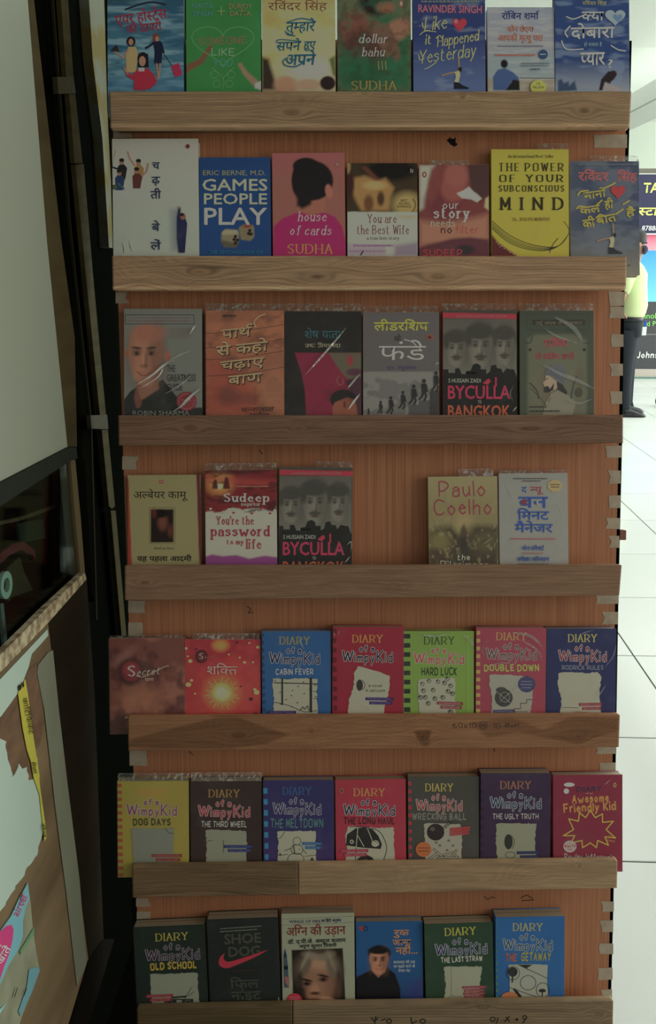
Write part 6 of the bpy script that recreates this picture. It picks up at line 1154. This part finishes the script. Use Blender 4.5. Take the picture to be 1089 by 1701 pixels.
b.fill([(936, 1433), (960, 1422), (1000, 1428), (1024, 1432), (1024, 1440), (936, 1440)], (18, 16, 18), 1); b.T_("Rowley Jefferson's", 978, 1427, 8.5, 83, (186, 184, 170), 'h', -1, t=1.4, jit=.05); b.disc(940, 1314, 4.5, 4.5, (176, 172, 156)); b.creases = [([(1000, 1304), (1014, 1292)], 1.5, .4)]
# ---- row 7
b = S(6, (220, 1543), (339, 1533), 227, 346, (22, 36, 28), 'black-green comic diary paperback with boombox drawing, first book of the bottom row', t=.028)
series(b, 285, 1556, 90, (160, 148, 34), (150, 140, 142), (50, 34, 56), 'OLD SCHOOL', (168, 142, 26), 77, 10, 53, 3, st=3)
tear(b, [(249, 1618), (285, 1617), (328, 1615), (329, 1640), (332, 1676), (254, 1679), (251, 1650)], (132, 136, 112)); b.rect(273, 1659, 321, 1673, (38, 40, 38)); b.rect(293, 1661, 302, 1670, (130, 132, 110)); b.line([(285, 1657), (309, 1655)], 3, blk)
for x in (281, 312): b.ring(x, 1666, 5, 4.6, .8, (110, 112, 96))
b.line([(307, 1658), (319, 1639)], .9, blk); b.line([(312, 1655), (322, 1647)], .9, blk); label_tape(b, 265, 1654, 42, (136, 34, 44), (170, 100, 100), 2)
b = B(6, (343, 1530), (462, 1521), 349, 467, (24, 30, 28), 'black paperback with dark grey capitals and red swoosh mark', step=5, t=.03, lean=.02); b.film = .03
b.T_('SHOE', 403, 1567, 17, 60, (66, 66, 52), 's', 3, .07); b.T_('DOG', 406, 1588, 17, 52, (66, 66, 52), 's', 3, .07)
b.fill(np.concatenate([catmull([(446, 1577), (425, 1589), (400, 1600), (378, 1608), (366, 1605), (363, 1598), (366, 1589), (373, 1583)], 4), catmull([(373, 1583), (371, 1590), (374, 1596), (382, 1597), (400, 1592), (425, 1584), (446, 1577)], 4)[1:-1]]), (184, 34, 54))
b.T_('फ़िल', 406, 1641, 13, 48, (58, 66, 52), 'd', 2, .02); b.T_('नाइट', 409, 1660, 13, 50, (58, 66, 52), 'd', 2, .02); b.dashes(400, 1540, 68, 1.6, (110, 110, 96), 12, 2, 4); b.dashes(396, 1545, 62, 1.6, (110, 110, 96), 11, 3, 4); b.dashes(405, 1611, 34, 2, (60, 40, 34), 4, 2, 3); b.dashes(418, 1667, 44, 1.8, (120, 30, 40), 7, 4, 2); b.line([(462.5, 1656), (463.5, 1670)], 1.4, (130, 140, 130))
b = B(6, (463, 1519), (586, 1515), 469, 589, (142, 146, 116), 'cream paperback with close portrait of grey-haired man and maroon Hindi title', step=1.2, t=.024, spine=(110, 108, 80))
def f(g):
    g.pol([(484, 1578), (569, 1575), (574, 1672), (487, 1672)], (36, 26, 20), 1, 1.2); g.ell(528, 1612, 41, 34, (84, 70, 54), .35); g.ell(528, 1634, 27, 42, (140, 98, 70), .3); g.ell(530, 1600, 20, 11, (166, 126, 92), 1, .8)
    g.ell(506, 1606, 9, 22, (100, 86, 66), .7, .95, rot=-22); g.ell(553, 1608, 10, 28, (104, 90, 70), .7, .95, rot=16); g.ell(518, 1588, 15, 6, (128, 114, 92), .8, .9, rot=-14); g.ell(542, 1588, 14, 6, (120, 106, 84), .8, .9, rot=20)
    g.ell(497, 1636, 6, 24, (54, 42, 32), .8); g.ell(563, 1636, 6, 26, (60, 48, 38), .8); g.ell(506, 1596, 3, 16, (140, 128, 104), .9, .6, rot=-26); g.ell(550, 1596, 3, 16, (134, 120, 98), .9, .6, rot=22)
    g.pol([(487, 1640), (508, 1640), (510, 1672), (487, 1672)], (30, 20, 16), .8, 8)
    for x, y in ((509, 1634), (537, 1627)):
        g.ell(x, y, 8, 4, (76, 46, 34), .8); g.ell(x, y, 3.2, 2.2, (14, 10, 10), .5); g.ell(x, y-6, 10, 2, (34, 24, 20), .7, rot=-12)
    g.ell(523, 1644, 7, 11, (162, 116, 82), .8, .8); g.ell(523, 1650, 8, 2.6, (70, 40, 30), .8); g.ell(552, 1640, 12, 20, (112, 70, 50), .9, .5); g.ell(524, 1662, 14, 3, (96, 50, 42), .6)
    g.ell(550, 1664, 20, 6, (168, 124, 90), .5, rot=-20); g.ell(540, 1668, 20, 6, (150, 104, 74), .6); g.ell(508, 1668, 14, 8, (30, 20, 18), .9, .8)
b.paint(f); b.T_('WINGS OF FIRE', 506, 1533, 5, 52, (26, 30, 74), 's', 1, .05); b.T_('का हिंदी अनुवाद', 550, 1531, 4, 33, (26, 30, 74), 'd', 2, .04)
b.line([(465, 1527), (586, 1522)], .6, (120, 100, 90)); b.line([(465, 1537), (586, 1532)], .6, (120, 100, 90)); b.T_('अग्नि की उड़ान', 525, 1553, 13, 98, (116, 34, 32), 'd', 2, .012); b.T_('डॉ. ए.पी.जे. अब्दुल कलाम', 526, 1566, 5.5, 96, (34, 32, 30), 'd', 2, .03); b.T_('अरुण कुमार तिवारी', 528, 1573, 4.5, 62, (34, 32, 30), 'd', 2, .03)
b.fill([(473, 1575), (476, 1586), (478, 1604), (480, 1640), (472, 1640), (471, 1604), (471, 1586)], (60, 78, 92)); b.fill([(473, 1575), (476, 1586), (476, 1590), (471, 1590)], (30, 50, 70)); b.rect(471.5, 1604, 478, 1610, K_); b.fill([(472, 1622), (480, 1622), (480, 1640), (474, 1632)], (150, 90, 84)); b.disc(489, 1661, 13, 11.5, (186, 34, 52), 24)
for k in range(4): b.dashes(489, 1656+k*3.4, 16, 1.4, (200, 110, 110), 4, k)
b = B(6, (589, 1532), (700, 1529), 591, 703, (24, 78, 124), 'blue paperback with smiling man in black suit and orange Hindi title', step=1.4, t=.02)
b.paint(lambda g: (g.grad(1600, 1670, (32, 54, 92), .9), g.pol([(680, 1640), (703, 1620), (703, 1672), (670, 1672)], (50, 50, 110), .7, 14), g.pol([(590, 1624), (606, 1616), (618, 1610), (642, 1606), (656, 1618), (664, 1640), (666, 1672), (590, 1672)], (20, 18, 22), 1, 1.5), g.pol([(616, 1600), (638, 1600), (640, 1614), (628, 1624), (616, 1612)], (140, 88, 62), 1, 2), g.ell(630, 1583, 19, 13, (22, 18, 20), .15), face(g, 629, 1596, 32, 46, (176, 116, 82), (26, 20, 20), look=0, dark=.6), g.ell(628, 1579, 17, 6, (22, 18, 20), .3)))
b.disc(600, 1542, 4, 4, (150, 44, 46)); b.ring(607, 1542.5, 3.4, 3.4, 1.2, (24, 30, 40)); og = (196, 118, 70)
for t_, x, y, w, h in (('रुक', 666, 1554, 26, 9), ('जाना', 667, 1570, 30, 9), ('नहीं...', 675, 1584, 36, 10)): b.T_(t_, x, y, h, w, og, 'd', 1, .035)
for t_, y, w in (('सफलता की राह', 1600, 36), ('पर बढ़ते जाने के', 1607, 36), ('प्रेरक मंत्र', 1614, 20)): b.T_(t_, 671, y, 4, w, (160, 168, 160), 'd', 1, .03)
b = S(6, (704, 1537), (817, 1530), 706, 821, (24, 56, 34), 'forest green comic diary paperback with violet hand lettering', t=.028)
series(b, 764, 1547, 86, (170, 158, 34), (170, 170, 160), (40, 40, 88), 'THE LAST STRAW', (176, 176, 152), 69, 7.5, 50, 3, st=2)
tear(b, [(737, 1606), (765, 1605), (800, 1605), (797, 1630), (796, 1664), (736, 1666), (740, 1640)], (148, 148, 118)); b.line([(749, 1606), (749, 1654)], .8, (90, 88, 70)); b.line([(749, 1654), (737, 1662)], .8, (90, 88, 70)); b.line([(749, 1654), (796, 1658)], .8, (90, 88, 70))
for k, (t_, w) in enumerate((('INTERNATIONAL', 38), ('BESTSELLER', 32), ('BESTSELLER', 34), ('SERIES', 30))): b.line([(787-w/2, 1640+k*5.2), (787+w/2, 1639+k*5.2)], 4.4, (128, 44, 50)); b.T_(t_, 787, 1641+k*5.2, 2.8, w*.9, (170, 110, 110), 's', 1)
b = S(6, (819, 1525), (934, 1521), 822, 937, (20, 88, 142), 'azure comic diary paperback with rainbow lettering, last book of the bottom row', t=.03)
series(b, 876, 1540, 82, (168, 148, 60), (176, 176, 164), (26, 72, 96))
b.paint(lambda g: None); b.T_('THE', 849, 1596, 11, 18, (170, 80, 34), 'p', 1, t=2.8, sl=.15); b.T_('GETAWAY', 890, 1595, 12, 50, (150, 140, 40), 'p', 1, t=2.8, sl=.15)
stripes(b, 820, 1532, 824, 1664, 823, 827, 12, (60, 120, 60)); tear(b, [(844, 1602), (880, 1601), (909, 1602), (908, 1630), (910, 1660), (845, 1663), (846, 1630)], (148, 150, 130), 3, .4)
b.fill([(862, 1602), (884, 1602), (874, 1608), (878, 1612)], (30, 32, 34)); b.fill([(850, 1641), (856, 1642), (872, 1662), (864, 1662)], (30, 32, 34))
b.line([(860, 1602), (909, 1625)], 1, blk); b.line([(846, 1640), (880, 1652), (908, 1660)], 1, blk); b.ring(851.5, 1616, 11, 11, .9, blk); b.disc(851, 1614, 8, 8, (36, 36, 32)); b.line([(851, 1620), (850, 1631)], 2.4, (36, 36, 32)); b.ring(876.5, 1632, 13, 12, .9, blk); b.ring(901, 1644, 11, 12, .9, blk); b.disc(900, 1645, 6, 3, (36, 36, 32)); b.line([(900, 1646), (900, 1655)], 1.8, (36, 36, 32))
b.disc(846, 1656, 14, 9, (176, 104, 50), 24)
for b in BOOKS: b.build()
